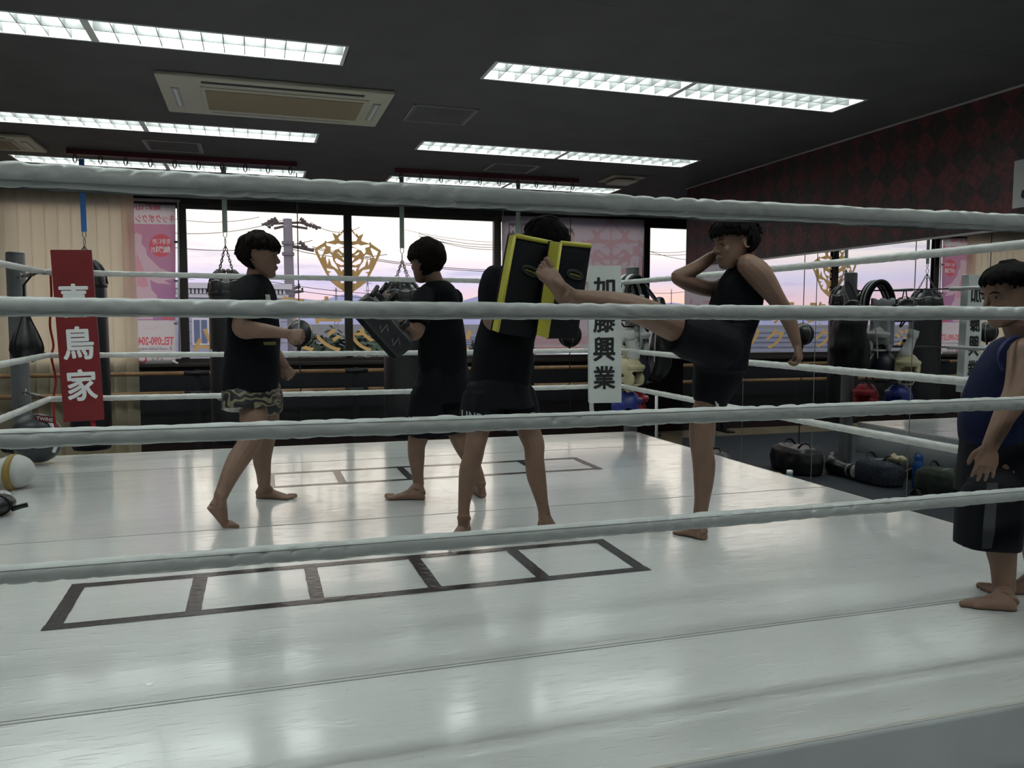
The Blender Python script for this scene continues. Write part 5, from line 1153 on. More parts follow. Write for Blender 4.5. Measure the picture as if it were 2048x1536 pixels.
# ---------------------------------------------------------------- kicker
b4 = person('person in black tank top kicking the yellow pads with one raised leg', PZ(1400, 1075))
hc = PY(1468, 486, 3.24); F, Lx, U = frame(-RH*.96-FH*.22, 0.16); H = 0.218
mb = MB(); head_mesh(mb, hc, H, F, Lx, U)
PT([(1492, 556, 3.26, 52), (1490, 530, 3.25, 46), (1482, 504, 3.25, 44)], mb=mb)
ROWS([(527, 1474, 1508, 3.26, .06), (552, 1460, 1512, 3.26, .085), (600, 1442, 1506, 3.27, .085), (650, 1430, 1494, 3.27, .085), (700, 1418, 1478, 3.27, .09), (725, 1422, 1474, 3.27, .09)], mb)
PT([(1496, 530, 3.15, 46), (1514, 545, 3.13, 52), (1532, 568, 3.12, 47), (1553, 598, 3.11, 36), (1568, 622, 3.11, 33), (1581, 648, 3.11, 29), (1590, 676, 3.10, 22), (1594, 690, 3.10, 19)], mb=mb)
w = PY(1594, 690, 3.10); hand(mb, w, RH*.22-UP*.95, -FH*.45+RH*.85, -1, 0.95, (50, 55, 35), thumb_curl=.6)
PT([(1455, 570, 3.38, 40), (1427, 578, 3.38, 33), (1390, 571, 3.36, 33), (1362, 560, 3.34, 28), (1354, 553, 3.34, 26), (1368, 547, 3.34, 27), (1392, 536, 3.35, 28), (1418, 518, 3.38, 24), (1432, 508, 3.40, 18)], mb=mb)
w = PY(1432, 508, 3.40); hand(mb, w, RH*.6+UP*.7, -RH*.5+FH*.6, 1, 0.92, (50, 60, 40), thumb_curl=.5)
PT([(1432, 692, 3.22, 60), (1395, 672, 3.185, 60), (1345, 651, 3.155, 62), (1302, 630, 3.13, 58), (1264, 616, 3.12, 55), (1235, 609, 3.11, 50), (1205, 603, 3.11, 44), (1172, 597, 3.11, 34), (1145, 592, 3.11, 29)], mb=mb)
an = PY(1139, 590, 3.11); foot(mb, PY(1124, 604, 3.115), PY(1078, 528, 3.13), an, 1.1, up=RH*.45+UP*.25-FH*.85, side=1)
PT([(1446, 730, 3.28, 58), (1428, 780, 3.27, 54), (1410, 820, 3.26, 50), (1404, 852, 3.25, 51), (1402, 880, 3.25, 47), (1404, 900, 3.25, 44), (1408, 930, 3.26, 45), (1407, 966, 3.26, 39), (1404, 1000, 3.27, 31), (1400, 1030, 3.27, 28), (1399, 1044, 3.27, 28)], mb=mb)
an = PY(1399, 1046, 3.27); foot(mb, PZ(1411, 1080), PZ(1348, 1064), an, 1.0, side=1)
put_mesh('body', remesh(mb, 0.0036, 2), M_skin, b4); face_parts(b4, hc, H, F, Lx, U)
put_mesh('hair', hair_mesh(hc, H, F, Lx, U, -.20, .20, .16, .080, 33, ruff=2.6), M_hair, b4)
mb = MB()
ROWS([(516, 1472, 1506, 3.27, .085), (530, 1463, 1512, 3.27, .10), (550, 1449, 1520, 3.27, .112), (575, 1434, 1523, 3.27, .118), (605, 1423, 1522, 3.27, .118), (640, 1412, 1515, 3.27, .118), (665, 1402, 1505, 3.27, .12)], mb)
mt = MB(); cloth(b4, 'tank_top', mb, M_black, 0.009, (11, 11, 7), 11.3)
mb = MB(); ROWS([(648, 1400, 1511, 3.27, .12), (680, 1392, 1502, 3.27, .125), (710, 1388, 1495, 3.27, .125), (740, 1390, 1490, 3.28, .125)], mb)
CT([(1440, 692, 3.22, 100), (1402, 678, 3.19, 96), (1372, 667, 3.17, 90), (1349, 659, 3.16, 85)], mb=mb)
CT([(1446, 710, 3.28, 100), (1434, 750, 3.28, 92), (1424, 785, 3.27, 76), (1419, 806, 3.27, 62)], mb=mb)
cloth(b4, 'shorts', mb, M_blacksh, 0.010, (11, 11, 8), 12.7)
decal(b4, 'shorts_piping', [(1430, 802), (1437, 806), (1440, 822), (1434, 822)], 3.19, M_print, 0.0)

# ---------------------------------------------------------------- small boy at the ropes
b5 = person('small person in navy tank top and black shorts standing at the picture edge', PZ(2010, 1215))
hc = PY(2019, 590, 2.22); F, Lx, U = frame(-RH*.98-FH*.1, 0.18); H = 0.212
mb = MB(); head_mesh(mb, hc, H, F, Lx, U)
PT([(2055, 700, 2.24, 84), (2048, 672, 2.24, 66), (2036, 636, 2.23, 64)], mb=mb)
ROWS([(692, 2018, 2086, 2.24, .085), (740, 1992, 2094, 2.24, .10), (800, 1968, 2096, 2.24, .10), (860, 1962, 2096, 2.24, .10), (905, 1972, 2092, 2.24, .10)], mb)
PT([(2052, 706, 2.115, 66), (2046, 745, 2.09, 60), (2036, 782, 2.075, 52), (2024, 808, 2.07, 48), (2009, 832, 2.07, 42), (1994, 864, 2.07, 36), (1980, 893, 2.07, 31)], mb=mb)
w = PY(1979, 895, 2.07); hand(mb, w, -UP*.96-RH*.15, -FH*.9-RH*.3, 1, 0.86, (8, 12, 10), thumb_curl=.1, spread=.10)
PT([(2070, 706, 2.36, 60), (2080, 790, 2.42, 50), (2060, 860, 2.42, 42), (2040, 905, 2.40, 32)], mb=mb)
w = PY(2039, 908, 2.40); hand(mb, w, -UP*.96-RH*.15, FH*.9-RH*.3, -1, 0.86, (8, 12, 10), thumb_curl=.1, spread=.10)
PT([(2005, 930, 2.20, 76), (1998, 1010, 2.18, 70), (2000, 1060, 2.17, 64), (2002, 1098, 2.17, 57), (2006, 1130, 2.17, 48), (2007, 1160, 2.17, 43), (2008, 1180, 2.17, 42)], mb=mb)
an = PY(2009, 1180, 2.17); foot(mb, PZ(2032, 1222), PZ(1921, 1209), an, 0.94, side=-1)
PT([(2064, 930, 2.31, 72), (2070, 1010, 2.31, 68), (2072, 1070, 2.30, 62), (2074, 1110, 2.29, 50), (2076, 1138, 2.28, 42)], mb=mb)
an = PY(2077, 1140, 2.275); foot(mb, PZ(2092, 1190), PZ(1962, 1182), an, 0.94, side=1)
put_mesh('body', remesh(mb, 0.0033, 2), M_skin, b5); face_parts(b5, hc, H, F, Lx, U)
put_mesh('hair', hair_mesh(hc, H, F, Lx, U, -.10, .25, .17, .060, 55), M_hair, b5)
mb = MB()
ROWS([(676, 2024, 2088, 2.24, .095), (688, 2000, 2096, 2.24, .115), (704, 1984, 2104, 2.24, .122), (736, 1965, 2110, 2.24, .128), (790, 1940, 2112, 2.24, .13), (836, 1926, 2112, 2.24, .13), (862, 1925, 2112, 2.24, .13), (884, 1930, 2110, 2.24, .128)], mb)
cloth(b5, 'tank_top', mb, M_navy, 0.008, (11, 11, 8), 13.3)
put('armhole_trim', MB().tube(catmull([PY(2036, 672, 2.13), PY(2014, 682, 2.115), PY(2001, 700, 2.10), PY(1998, 720, 2.095), PY(2006, 740, 2.09)], 4), 0.006, 6), mat('navy_trim', (0.012, 0.022, 0.11), 0.7), b5, smooth=True)
mb = MB(); ROWS([(874, 1932, 2110, 2.24, .125), (930, 1926, 2116, 2.24, .135), (985, 1921, 2120, 2.25, .138)], mb)
CT([(1988, 985, 2.18, 106), (1979, 1025, 2.175, 116), (1973, 1092, 2.17, 117)], mb=mb); CT([(2070, 960, 2.33, 110), (2072, 1020, 2.35, 106), (2074, 1068, 2.36, 102)], mb=mb)
cloth(b5, 'shorts', mb, M_blacksh, 0.007, (10, 10, 6), 14.7)
st = []
for yy, xa, xb in ((965, 1972, 1994), (1000, 1969, 1992), (1040, 1965, 1989), (1096, 1961, 1986)):
    st.append((PY(xa, yy, 2.095)-FH*.006, PY(xb, yy, 2.095)-FH*.006))
vs = [p for pr in st for p in pr]; put('side_stripe', MB().add(vs, [(2*k, 2*k+1, 2*k+3, 2*k+2) for k in range(3)]), M_greyst, b5)
# ================================================================== PADS, GLOVES AND OTHER KIT
M_yel = mat('yellow_vinyl', (0.54, 0.51, 0.07), 0.45, noise_amt=0.12, noise_scale=12, bump=0.1, bump_scale=30)
M_padk = mat('pad_black_vinyl', (0.006, 0.007, 0.011), 0.65, spec=0.25, noise_amt=0.3, noise_scale=8, bump=0.2, bump_scale=24)
M_limeprint = mat('lime_print', (0.16, 0.18, 0.02), 0.5); M_steelw = mat('dull_print', (0.07, 0.075, 0.06), 0.5)
def kick_pad(cor, th, logo, label):
    Q = [PY(*c_) for c_ in cor]; ex = nrm((Q[1]+Q[2])-(Q[0]+Q[3])); n = nrm(np.cross(ex, (Q[0]+Q[1])-(Q[2]+Q[3])))
    if n @ FH < 0: n = -n
    t = thing('kick_pad', label, 'kick pad', (Q[2]+Q[3])/2, 'black and yellow kick pads')
    def grid(face, off, bulge):
        vs = []; N_ = 10
        for j in range(N_+1):
            for i in range(N_+1):
                u, v = i/N_, j/N_; p = (face[0]*(1-u)+face[1]*u)*(1-v)+(face[3]*(1-u)+face[2]*u)*v; vs.append(p+n*off-n*bulge*(4*u*(1-u))**.5*(4*v*(1-v))**.5)
        return vs, [(j*(N_+1)+i, j*(N_+1)+i+1, (j+1)*(N_+1)+i+1, (j+1)*(N_+1)+i) for j in range(N_) for i in range(N_)]
    put('strike_face', MB().add(*grid(Q, 0, 0.012)), M_padk, t, smooth=True)
    B = [q+n*th for q in Q]; side = MB()
    put('side_wall', side.rings([[p for p in Q], B], cap=False), M_yel, t)
    put('back_face', MB().add(*grid(B, 0, -0.004)), M_padk, t, smooth=True)
    put('piping', MB().tube(Q[:2], 0.010, 8), M_yel, t, smooth=True); put('piping', MB().tube([Q[0], Q[3]], 0.007, 8), M_yel, t, smooth=True); put('piping', MB().tube(B, 0.005, 8, closed=True), M_padk, t, smooth=True); put('piping', MB().tube(Q[1:], 0.004, 8), M_padk, t, smooth=True)
    ey = nrm((Q[0]+Q[1])-(Q[2]+Q[3])); lc = PY(logo[0], logo[1], cor[0][2])
    f = (logo[1]-cor[0][1])/(cor[3][1]-cor[0][1]); lc = (Q[0]*.5+Q[1]*.5)*(1-f)+(Q[3]*.5+Q[2]*.5)*f+ex*((logo[0]-(cor[0][0]+cor[1][0]+(cor[3][0]+cor[2][0]-cor[0][0]-cor[1][0])*f)/2)/PPM(lc))-n*0.016
    a, b = 0.046, 0.019; r2 = nrm(ex-ey*0.16)
    put('logo_ring', MB().tube([lc+r2*a*math.cos(u)+ey*b*math.sin(u) for u in np.linspace(0, 2*math.pi, 25)[:-1]], 0.0018, 5, closed=True), M_steelw, t)
    put('logo_ring', MB().tube([lc+r2*a*.78*math.cos(u)+ey*b*.66*math.sin(u) for u in np.linspace(0, 2*math.pi, 25)[:-1]], 0.0012, 5, closed=True), M_steelw, t)
    put('logo_bar', MB().box(lc-ey*0.002, (0.058, 0.006, 0.002), [r2, nrm(np.cross(n, r2)), n]), M_limeprint, t)
    for v in (.38, .62):
        c0 = (B[0]*(1-v)+B[3]*v)*.7+(B[1]*(1-v)+B[2]*v)*.3; c1 = (B[0]*(1-v)+B[3]*v)*.3+(B[1]*(1-v)+B[2]*v)*.7
        put('arm_strap', MB().tube([c0, (c0+c1)/2+n*0.025, c1], 0.014, 6, flat=0.25), M_blackmetal, t, smooth=True)
kick_pad([(1030, 471, 3.28), (1104, 486, 3.33), (1067, 676, 3.39), (995, 664, 3.33)], 0.050, (1058, 533), 'black and yellow kick pad held furthest from the kicker')
kick_pad([(1122, 486, 3.22), (1181, 492, 3.275), (1153, 676, 3.335), (1094, 676, 3.275)], 0.078, (1146, 545), 'black and yellow kick pad held nearest to the kicker')

# forearm pads of the second boy
def forearm_pad(p0, p1, Y, w, th, label, letters):
    A, B = PY(*p0, Y), PY(*p1, Y); c_ = (A+B)/2; d = nrm(B-A); dep = nrm(FH-d*(FH @ d)); s_ = nrm(np.cross(d, dep)); Lh = np.linalg.norm(B-A)
    if s_ @ RH < 0: s_ = -s_
    t = thing('forearm_pad', label, 'forearm pad', (c_[0], c_[1], min(A[2], B[2])-0.06), 'dark forearm pads')
    put('pad_body', MB().rbox(c_, (Lh, w, th), 0.035, [d, s_, dep]), mat('pad_charcoal', (0.018, 0.019, 0.024), 0.5, noise_amt=0.2, noise_scale=10), t, bevel=0.018, smooth=False)
    put('strike_layer', MB().rbox(c_-s_*(w/2+0.006), (Lh*.96, th*.94, 0.03), 0.03, [d, dep, s_]), M_padk, t, bevel=0.01)
    for f in (-.22, .2): put('arm_strap', MB().tube([c_+d*Lh*f+s_*w*.5-dep*th*.35, c_+d*Lh*f+s_*(w*.5+.05), c_+d*Lh*f+s_*w*.5+dep*th*.35], 0.02, 6, flat=.2), M_blackmetal, t, smooth=True)
    put('grip', MB().tube([c_-d*Lh*.44+s_*w*.5-dep*th*.3, c_-d*Lh*.48+s_*(w*.5+.045), c_-d*Lh*.44+s_*w*.5+dep*th*.3], 0.012, 8), M_leather, t, smooth=True)
    for f in letters:
        q = c_+d*Lh*f-dep*(th/2+0.0015); h = 0.034; r0 = nrm(d*.55+s_*.85); r1 = nrm(d*.85-s_*.55)
        P = [q-r0*h*.5-r1*h*.5, q-r0*h*.5+r1*h*.5, q+r0*h*.5-r1*h*.5, q+r0*h*.5+r1*h*.5]
        put('stitched_letter', MB().tube(P, 0.0016, 5), M_trimw, t)
forearm_pad((722, 598), (812, 700), 4.17, 0.115, 0.16, 'dark forearm pad with stitched letters held by the person in the middle', (.02, .28))
forearm_pad((742, 590), (818, 680), 4.50, 0.115, 0.16, 'second dark forearm pad worn on the far arm of its holder', ())

# ---- generic kit
def glove(loc, yaw, m, mcuff, label, s=1.0, roll=0.0, group='boxing gloves', band=None):
    """boxing glove lying along +X before rotation"""
    t = thing('boxing_glove', label, 'boxing glove', loc, group); R_ = Matrix.Rotation(yaw, 3, 'Z') @ Matrix.Rotation(roll, 3, 'Y'); M3 = np.array(R_); o = np.array(loc, float)
    def tr(mb): mb.v = [tuple(M3 @ (np.array(p)*s)+o) for p in mb.v]; return mb
    mb = MB(); mb.ell((0.17, 0, 0.07), (0.075, 0.062, 0.068), n=16, m=10); mb.ell((0.12, 0, 0.065), (0.08, 0.058, 0.055), n=16, m=10)
    mb.tube([(-0.0, 0, 0.06), (0.06, 0, 0.06), (0.12, 0, 0.065)], [0.048, 0.05, 0.056], 16); mb.tube(catmull([(0.06, 0.05, 0.06), (0.12, 0.072, 0.065), (0.165, 0.062, 0.07), (0.18, 0.045, 0.07)], 3), [0.02, .024, .026, .027, .027, .027, .026, .024, .021, .018], 10)
    me = remesh(tr(mb), 0.007*s, 3); put_mesh('hand_shell', me, m, t)
    put('cuff', tr(MB().rings([[(x, r*math.cos(a), 0.06+r*math.sin(a)) for a in np.linspace(0, 2*math.pi, 21)[:-1]] for x, r in ((-0.085, .050), (-0.08, .055), (0.0, .052), (0.008, .049))])), mcuff, t, smooth=True)
    put('wrist_strap', tr(MB().rings([[(x, r*math.cos(a), 0.06+r*math.sin(a)) for a in np.linspace(0, 2*math.pi, 21)[:-1]] for x, r in ((-0.05, .055), (-0.048, .058), (-0.012, .057), (-0.01, .053))])), m, t, smooth=True)
    if band: put('gold_band', tr(MB().rings([[(x, r*1.12*math.cos(a), 0.066+r*math.sin(a)) for a in np.linspace(0, 2*math.pi, 25)[:-1]] for x, r in ((0.155, .070), (0.157, .0735), (0.175, .0730), (0.177, .069))])), band, t, smooth=True)
    return t
def headgear(loc, yaw, m, mtrim, label, s=1.0, tiltx=0.0):
    t = thing('head_guard', label, 'head guard', loc, 'boxing head guards'); R_ = np.array(Matrix.Rotation(yaw, 3, 'Z') @ Matrix.Rotation(tiltx, 3, 'Y')); o = np.array(loc, float)
    def tr(mb): mb.v = [tuple(R_ @ (np.array(p)*s)+o) for p in mb.v]; return mb
    # padded shell with an open face, ear openings and cheek pads
    vs = []; fs = []; NA, NP = 32, 14
    for j in range(NP+1):
        ph = math.radians(8+128*j/NP)
        for i in range(NA):
            az_ = 2*math.pi*i/NA; k_ = 1+.05*math.cos(4*ph)*(0.5+.5*math.cos(3*az_)); vs.append((.112*math.sin(ph)*math.cos(az_)*k_, .096*math.sin(ph)*math.sin(az_)*k_, .125*math.cos(ph)))
    for j in range(NP):
        for i in range(NA):
            a_ = (i+.5)/NA*360; a_ = a_-360 if a_ > 180 else a_; p_ = 8+128*(j+.5)/NP
            if abs(a_) < 46 and 78 < p_ < 128: continue
            if abs(abs(a_)-92) < 9 and 88 < p_ < 104: continue
            if p_ < 22 and (i % 4): continue
            fs.append((j*NA+i, (j+1)*NA+i, (j+1)*NA+(i+1) % NA, j*NA+(i+1) % NA))
    o_ = put('padding', tr(MB().add(vs, fs)), m, t, smooth=True); q_ = o_.modifiers.new('s', 'SOLIDIFY'); q_.thickness = .024*s; q_.offset = 1; q2 = o_.modifiers.new('u', 'SUBSURF'); q2.levels = 1; q2.render_levels = 1
    for sgn in (-1, 1): put('cheek_pad', tr(MB().ell((.066, sgn*.076, -.045), (.042, .026, .055), n=16, m=10)), m, t, smooth=True)
    put('brow_pad', tr(MB().tube([(.118*math.cos(a_), .105*math.sin(a_), .055) for a_ in np.linspace(-1.1, 1.1, 13)], .024, 10)), m, t, smooth=True)
    put('chin_strap', tr(MB().tube([(0.0, -.085, -.09), (0.03, -.05, -.145), (0.03, .05, -.145), (0.0, .085, -.09)], .009, 6, flat=.3)), mtrim, t)
    put('crown_lace', tr(MB().tube([(.03, -.03, .142), (.0, .02, .150), (-.03, -.02, .142), (-.05, .02, .135)], .003, 5)), mtrim, t)
    put('hanging_loop', tr(MB().tube([(-.02, 0, .135), (-.01, 0, .20), (.01, 0, .20), (.02, 0, .135)], .006, 6)), mtrim, t)
    return t
M_gk = mat('glove_black', (0.012, 0.012, 0.014), 0.32); M_gw = mat('glove_white', (0.58, 0.60, 0.58), 0.38, noise_amt=.1, noise_scale=12); M_cream = mat('glove_cream', (0.55, 0.49, 0.30), 0.4, noise_amt=.12, noise_scale=10); M_redg = mat('guard_red', (0.34, 0.02, 0.03), 0.35); M_blueg = mat('guard_blue', (0.02, 0.035, 0.22), 0.35); M_navg = mat('guard_navy', (0.008, 0.010, 0.022), 0.4); M_gold = MATS['gold_film']; M_goldt = mat('gold_trim', (0.30, 0.20, 0.05), 0.4); M_silv = mat('silver_vinyl', (0.46, 0.47, 0.47), 0.35)
def rod(s, z): return np.array([RX1+(POSTS['far_right'][0]-RX1)*s, RY1+(POSTS['far_right'][1]-RY1)*s, z])
headgear(rod(.42, 1.328)+np.array([.02, .0, -.215]), 0.6, M_gk, M_gk, 'black head guard hanging from the top turnbuckle behind the white pad')
headgear(rod(.66, 1.048)+np.array([.04, -.02, -.215]), -0.9, M_gw, M_gw, 'white head guard hanging between the corner pad and its post', 1.1)
headgear(rod(.62, .776)+np.array([.05, -.03, -.20]), 2.2, M_navg, M_gk, 'navy head guard hanging low behind the white pad', 1.1)
headgear(rod(.36, .776)+np.array([.04, .0, -.215]), -1.0, M_cream, M_cream, 'cream head guard hanging behind the white pad', 1.05)
headgear(rod(.78, .482)+np.array([.04, -.02, -.22]), -0.6, M_redg, M_gk, 'glossy red head guard hanging lowest behind the white pad', 1.0)
headgear(rod(.44, .482)+np.array([.02, .0, -.215]), -0.3, M_blueg, M_gw, 'glossy blue head guard hanging lowest behind the white pad', 1.0)
glove(rod(.24, 1.048)+np.array([.04, .03, -.20]), 0.4, M_gw, M_gw, 'white boxing glove tucked behind the white corner pad', 0.9, roll=1.3)
glove(rod(.26, .776)+np.array([.06, .05, -.02]), 0.9, M_cream, M_gk, 'cream boxing glove hanging behind the white corner pad', 0.9, roll=1.35)
# shin guards draped over the top turnbuckle, black with silver stripes
def shin_guard(c_, yaw, label, s=1.0):
    c_ = np.array(c_, float); ax = np.array([math.cos(yaw), math.sin(yaw), 0]); ay = np.array([-math.sin(yaw), math.cos(yaw), 0])
    t = thing('shin_guard', label, 'shin guard', c_-UP*.36, 'shin guards')
    prof = [(-.13, -.34), (-.14, -.22), (-.11, -.08), (-.05, .02), (.02, .035), (.08, -.02), (.12, -.12), (.13, -.24)]
    for k in range(5):
        off = (k-2)*.042; m = M_padk if k % 2 == 0 else M_silv
        pts = [c_+ax*x*s+UP*z*s+ay*(off*(1+.4*abs(z))) for x, z in prof]; put('padded_rib', MB().tube(catmull(pts, 4), [.020+.008*math.sin(math.pi*i/28) for i in range(29)], 10), m, t, smooth=True)
    put('strap', MB().tube([c_+ax*.12-UP*.2-ay*.1, c_+ax*.16-UP*.2, c_+ax*.12-UP*.2+ay*.1], .018, 6, flat=.2), M_gk, t)
shin_guard(rod(.72, 1.37), 0.35, 'black and silver ribbed shin guards draped over the top turnbuckle')
# big black kit bag hung on the post
kb = thing('kit_bag', 'large black kit bag hanging beside the far corner post', 'bag', (3.53, 6.62, 0.50))
mb = MB(); rs = []
for z, w_, d_ in ((.50, .10, .05), (.54, .17, .08), (.75, .19, .10), (1.0, .16, .085), (1.15, .11, .05), (1.22, .03, .03)):
    rs.append([np.array([3.53+.03*math.sin(z*9), 6.64, z])+np.array([.45, .9, 0])*w_*math.cos(a)+np.array([.9, -.45, 0])*d_*math.sin(a) for a in np.linspace(0, 2*math.pi, 21)[:-1]])
put_mesh('bag_body', remesh(MB().rings(rs), .012, 3, (.02, (9, 9, 7), 2.0)), M_leather, kb)
put('shoulder_strap', MB().tube(catmull([(3.47, 6.62, 1.2), (3.42, 6.78, 1.36), (3.40, 6.88, 1.42), (3.46, 6.80, 1.3), (3.50, 6.68, 1.18)], 4), .012, 6, flat=.4), M_gk, kb)
put('bag_edge', MB().tube([(3.40, 6.48, 1.06), (3.37, 6.46, .86), (3.36, 6.45, .66)], .006, 6), M_silv, kb)
# grey towel over the side rope
tw = thing('grey_towel', 'pale grey towel hung beside the far corner post', 'towel', (3.22, 6.52, .78))
put('cloth', MB().add(*(lambda: ([(3.20+.008*i, 6.42+.012*i+.012*math.sin(i*.9), 1.24-.05*j+.01*math.sin(i)) for j in range(10) for i in range(16)], [(j*16+i, j*16+i+1, j*16+i+17, j*16+i+16) for j in range(9) for i in range(15)]))()), mat('towel_grey', (0.40, 0.42, 0.44), .9), tw, smooth=True).modifiers.new('s', 'SOLIDIFY').thickness = .008

# ---- kit at the left far corner
c_ = PY(52, 686, 6.40); ts = thing('speed_bag', 'black teardrop speed bag hanging beside the left ring post', 'speed bag', (c_[0], c_[1], c_[2]-.14))
put('bladder', MB().lathe([(0, -.135), (.045, -.13), (.085, -.10), (.105, -.05), (.10, .0), (.075, .07), (.045, .14), (.022, .20), (.016, .24)], c_, 24), M_leather, ts, smooth=True)
for a in (0.0, 2.1, 4.2): put('welt', MB().tube(catmull([c_+np.array([math.cos(a)*r, math.sin(a)*r, z]) for r, z in ((.03, -.134), (.086, -.10), (.107, -.05), (.102, .0), (.077, .07), (.047, .14), (.022, .21))], 3), .004, 6), M_gk, ts, smooth=True)
put('cord', MB().tube([c_+UP*.235, c_+np.array([.0, .0, .40]), np.array([-1.47, 6.40, 1.325])], .008, 6), M_gk, ts)
put('wall_cord', MB().tube([c_+np.array([.10, -.02, -.06]), np.array([RX0+.01, RY1+.02, .78])], .006, 6), M_gk, ts)
rl = tag(put('red_lace', MB().tube(catmull([PY(101, 548, 6.2), PY(103, 600, 6.2), PY(100, 650, 6.2), PY(107, 690, 6.2), PY(103, 715, 6.2), PY(112, 760, 6.2), PY(107, 800, 6.2), PY(110, 850, 6.2), PY(116, 868, 6.2)], 5), .0075, 6, flat=.4), M_redstrap, smooth=True), 'thin red lace dangling beside the red corner pad', 'lace')
cb = PY(74, 876, 6.42); bp_ = thing('belly_pad', 'round charcoal belly pad with maroon label leaning at the left far corner', 'belly pad', (cb[0], cb[1], 0.0))
h_ = cb[2]; mb = MB(); mb.ell(cb, (.185, .11, h_-.005 if h_ > .1 else .17), [RH, FH, UP], n=28, m=16); put_mesh('shell', remesh(mb, .010, 2), mat('belly_charcoal', (0.035, 0.038, 0.045), .35), bp_)
put('white_rim', MB().tube(catmull([cb+RH*.165*math.cos(a)-FH*.05+UP*(h_*.98)*math.sin(a) for a in np.linspace(-.55, .95, 8)], 3), .012, 8), M_white, bp_, smooth=True)
lc = PY(90, 838, 6.33)
put('label_patch', MB().box(lc, (.135, .045, .004), [nrm(RH-UP*.12), nrm(UP+RH*.12), FH]), mat('maroon_label', (0.13, .012, .02), .5), bp_)
m_ = MB(); text(m_, 'TWINS', lc-FH*.004, [nrm(RH-UP*.12), nrm(UP+RH*.12)], .115, .026, .02); put('lettering', m_, M_lett, bp_)
put('body_strap', MB().tube(catmull([cb-RH*.17+UP*.02, cb-RH*.235-UP*.02, cb-RH*.24-UP*.08, cb-RH*.16-UP*.10], 4), .022, 8, flat=.4), M_gk, bp_, smooth=True)
p = PZ(14, 979); glove(p-RH*.215, math.atan2(RH[1], RH[0])+.1, M_gw, M_goldt, 'white boxing glove with gold cuff lying at the left picture edge', 1.5, band=M_goldt)
tg_ = thing('finger_tape', 'small white hand wrap lying beside the white glove', 'hand wrap', PZ(8, 993))
for k in range(3): put('wrap_loop', MB().tube(catmull([PZ(-4+k*3, 990+k*3)+UP*.008, PZ(8+k*3, 987+k*3)+UP*.012, PZ(18+k*2, 990+k*2)+UP*.008], 4), .010, 8, flat=.6), M_gw, tg_, smooth=True)
p = PZ(6, 1030); fm = thing('focus_mitt', 'black focus mitt with loose strap at the left picture edge', 'focus mitt', p)
mb = MB(); mb.ell(p+UP*.055-RH*.03, (.085, .10, .055), [RH, FH, UP], n=20, m=12); put_mesh('mitt', remesh(mb, .008, 2), M_gk, fm)
put('rim', MB().tube([p+UP*.055-RH*.03+RH*.083*math.cos(a)+UP*.053*math.sin(a)-FH*.02 for a in np.linspace(0, 2*math.pi, 25)[:-1]], .006, 6, closed=True), M_padk, fm, smooth=True)
put('strap', MB().tube(catmull([p+RH*.045+UP*.03, p+RH*.09+UP*.045, p+RH*.13+UP*.055], 4), .013, 6, flat=.3), M_gk, fm, smooth=True); put('rivet', MB().ell(p+RH*.03+UP*.012-FH*.09, (.008,)*3), M_white, fm, smooth=True)

# ---- kit on the gym floor between ring and mirror (seen in the mirror)
def soft(name, label, cat, c_, dims, m, seed, yaw=0.0, extra=None):
    t = thing(name, label, cat, (c_[0], c_[1], ZF)); A = [np.array([math.cos(yaw), math.sin(yaw), 0]), np.array([-math.sin(yaw), math.cos(yaw), 0]), UP]; mb = MB(); rs = []
    for q, w_ in ((0, .86), (.06, .97), (.5, 1.0), (.85, .93), (1.0, .7)):
        rs.append([np.array([c_[0], c_[1], ZF+.004+dims[2]*q])+A[0]*dims[0]/2*w_*math.copysign(abs(math.cos(a))**.6, math.cos(a))+A[1]*dims[1]/2*w_*math.copysign(abs(math.sin(a))**.6, math.sin(a)) for a in np.linspace(0, 2*math.pi, 29)[:-1]])
    put_mesh('bag_body', remesh(MB().rings(rs), .012, 2, (.014, (8, 8, 8), seed)), m, t)
    top = np.array([c_[0], c_[1], ZF+dims[2]])
    for s_ in (-1, 1): put('carry_handle', MB().tube(catmull([top-A[0]*dims[0]*.25+A[1]*s_*dims[1]*.2-UP*.03, top-A[0]*dims[0]*.1+A[1]*s_*dims[1]*.25+UP*.05, top+A[0]*dims[0]*.1+A[1]*s_*dims[1]*.25+UP*.05, top+A[0]*dims[0]*.25+A[1]*s_*dims[1]*.2-UP*.03], 4), .010, 6, flat=.4), M_gk, t, smooth=True)
    put('zip', MB().tube([top-A[0]*dims[0]*.36+UP*.004, top+UP*.010, top+A[0]*dims[0]*.36+UP*.004], .006, 6), M_silv, t)
    return t
M_bagn = mat('dark_check_fabric', (0.020, 0.026, 0.040), .8, col2=(0.055, 0.065, 0.085), noise_scale=40); M_camo = mat('camo_fabric', (0.022, 0.035, 0.026), .8, col2=(0.05, 0.06, 0.045), noise_scale=14)
soft('duffel_bag', 'black duffel bag lying on the mat, reflected in the mirror', 'bag', (4.06, 6.72), (.34, .60, .24), M_leather, 1.1, .1)
soft('cool_bag', 'dark checked box bag standing on the mat beside the ring skirt', 'bag', (3.72, 5.98), (.28, .46, .21), M_bagn, 2.2, .0)
soft('camo_bag', 'dark camouflage bag slumped on the mat near the blue bottle', 'bag', (3.58, 5.36), (.32, .50, .22), M_camo, 3.3, -.15)
soft('black_rucksack', 'black rucksack on the mat with small pouches on top', 'bag', (3.56, 4.86), (.32, .40, .26), M_leather, 4.4, .1)
glove((3.76, 6.56, ZF), 2.3, M_gk, M_silv, 'black boxing glove with silver cuff on the mat beside the duffel bag', 1.25, group='boxing gloves on the mat'); glove((3.80, 6.26, ZF), 1.5, M_gk, M_silv, 'black boxing glove with silver cuff lying against the checked bag', 1.25, group='boxing gloves on the mat')
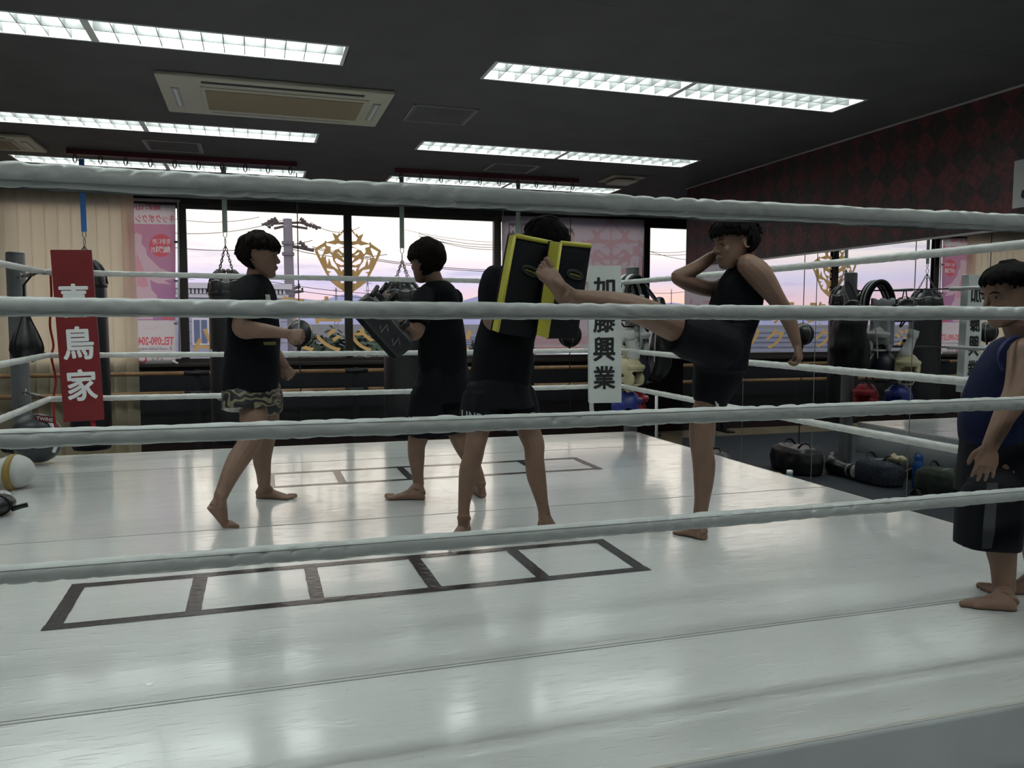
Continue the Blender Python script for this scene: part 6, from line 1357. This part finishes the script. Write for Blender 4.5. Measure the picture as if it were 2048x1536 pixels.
bt = thing('blue_bottle', 'tall blue water bottle with loop handle standing on the mat', 'bottle', (3.55, 5.70, ZF)); M_bb = mat('bottle_blue', (0.012, 0.085, 0.36), .25)
put('flask', MB().lathe([(.0, .0), (.042, .0), (.047, .008), (.047, .20), (.044, .225), (.034, .24), (.034, .255)], (3.55, 5.70, ZF), 24), M_bb, bt, smooth=True); put('screw_cap', MB().lathe([(.037, .25), (.038, .255), (.038, .285), (.034, .292), (0, .293)], (3.55, 5.70, ZF), 20), M_bb, bt, smooth=True)
put('loop_handle', MB().tube([(3.55, 5.70+.038*math.cos(a), ZF+.285+.03*math.sin(a)) for a in np.linspace(0, math.pi, 9)], .006, 6), M_bb, bt, smooth=True)
for k, (x, y, r_) in enumerate(((3.80, 5.42, .2), (3.92, 5.36, .35))):
    t = thing('sandal', ['black sandal on the mat close to the mirror, left of its pair', 'black sandal on the mat close to the mirror, right of its pair'][k], 'sandal', (x, y, ZF), 'black sandals')
    d = np.array([math.cos(2.7+r_), math.sin(2.7+r_), 0]); s_ = np.array([-d[1], d[0], 0]); pts = [(-.12, .03), (-.10, .04), (0, .042), (.08, .05), (.12, .04), (.135, .015)]
    outl = [(a, b) for a, b in pts]+[(a, -b) for a, b in pts[::-1]]; put('sole', MB().prism(outl, np.array([x, y, ZF+.014]), [d, s_, UP], .024), M_gk, t, bevel=.005)
    put('strap', MB().tube(catmull([np.array([x, y, ZF+.02])+d*.03+s_*.05, np.array([x, y, ZF+.075])+d*.035, np.array([x, y, ZF+.02])+d*.03-s_*.05], 4), .025, 8, flat=.15, ref=d), M_padk, t, smooth=True)
t = thing('paper_towel', 'crumpled pale cloth lying on the checked bag', 'cloth', (3.66, 5.86, ZF+.22)); mb = MB(); mb.ell((3.66, 5.84, ZF+.245), (.06, .09, .022), n=16, m=8); put_mesh('cloth', remesh(mb, .006, 1, (.02, (30, 30, 30), 5.0)), M_cream, t)
t = thing('small_pouch', 'yellow and black pouch on top of the rucksack', 'pouch', (3.56, 4.95, ZF+.27)); put('pouch', MB().rbox((3.56, 4.96, ZF+.32), (.10, .12, .09), .02), M_gk, t, bevel=.01); put('band', MB().rbox((3.56, 4.96, ZF+.33), (.104, .05, .092), .01), M_yel, t)
t = thing('cyan_bottle', 'small pale cyan drink bottle beside the yellow pouch', 'bottle', (3.56, 4.78, ZF+.27)); put('flask', MB().lathe([(0, 0), (.034, 0), (.036, .01), (.036, .10), (.02, .13), (.02, .14)], (3.56, 4.78, ZF+.265), 18), mat('cyan_plastic', (.12, .34, .40), .25), t, smooth=True); put('screw_cap', MB().lathe([(.022, .138), (.022, .165), (0, .166)], (3.56, 4.78, ZF+.265), 14), M_white, t, smooth=True)
t = thing('white_pole', 'slim white pole standing by the mirror edge below the window', 'pole', (4.21, 8.0, ZF)); put('shaft', MB().tube([(4.21, 8.0, ZF), (4.20, 8.0, .20)], .017, 10), M_white, t, smooth=True); put('foot', MB().lathe([(0, .02), (.06, .018), (.07, 0)], (4.21, 8.0, ZF), 16), M_white, t, smooth=True)
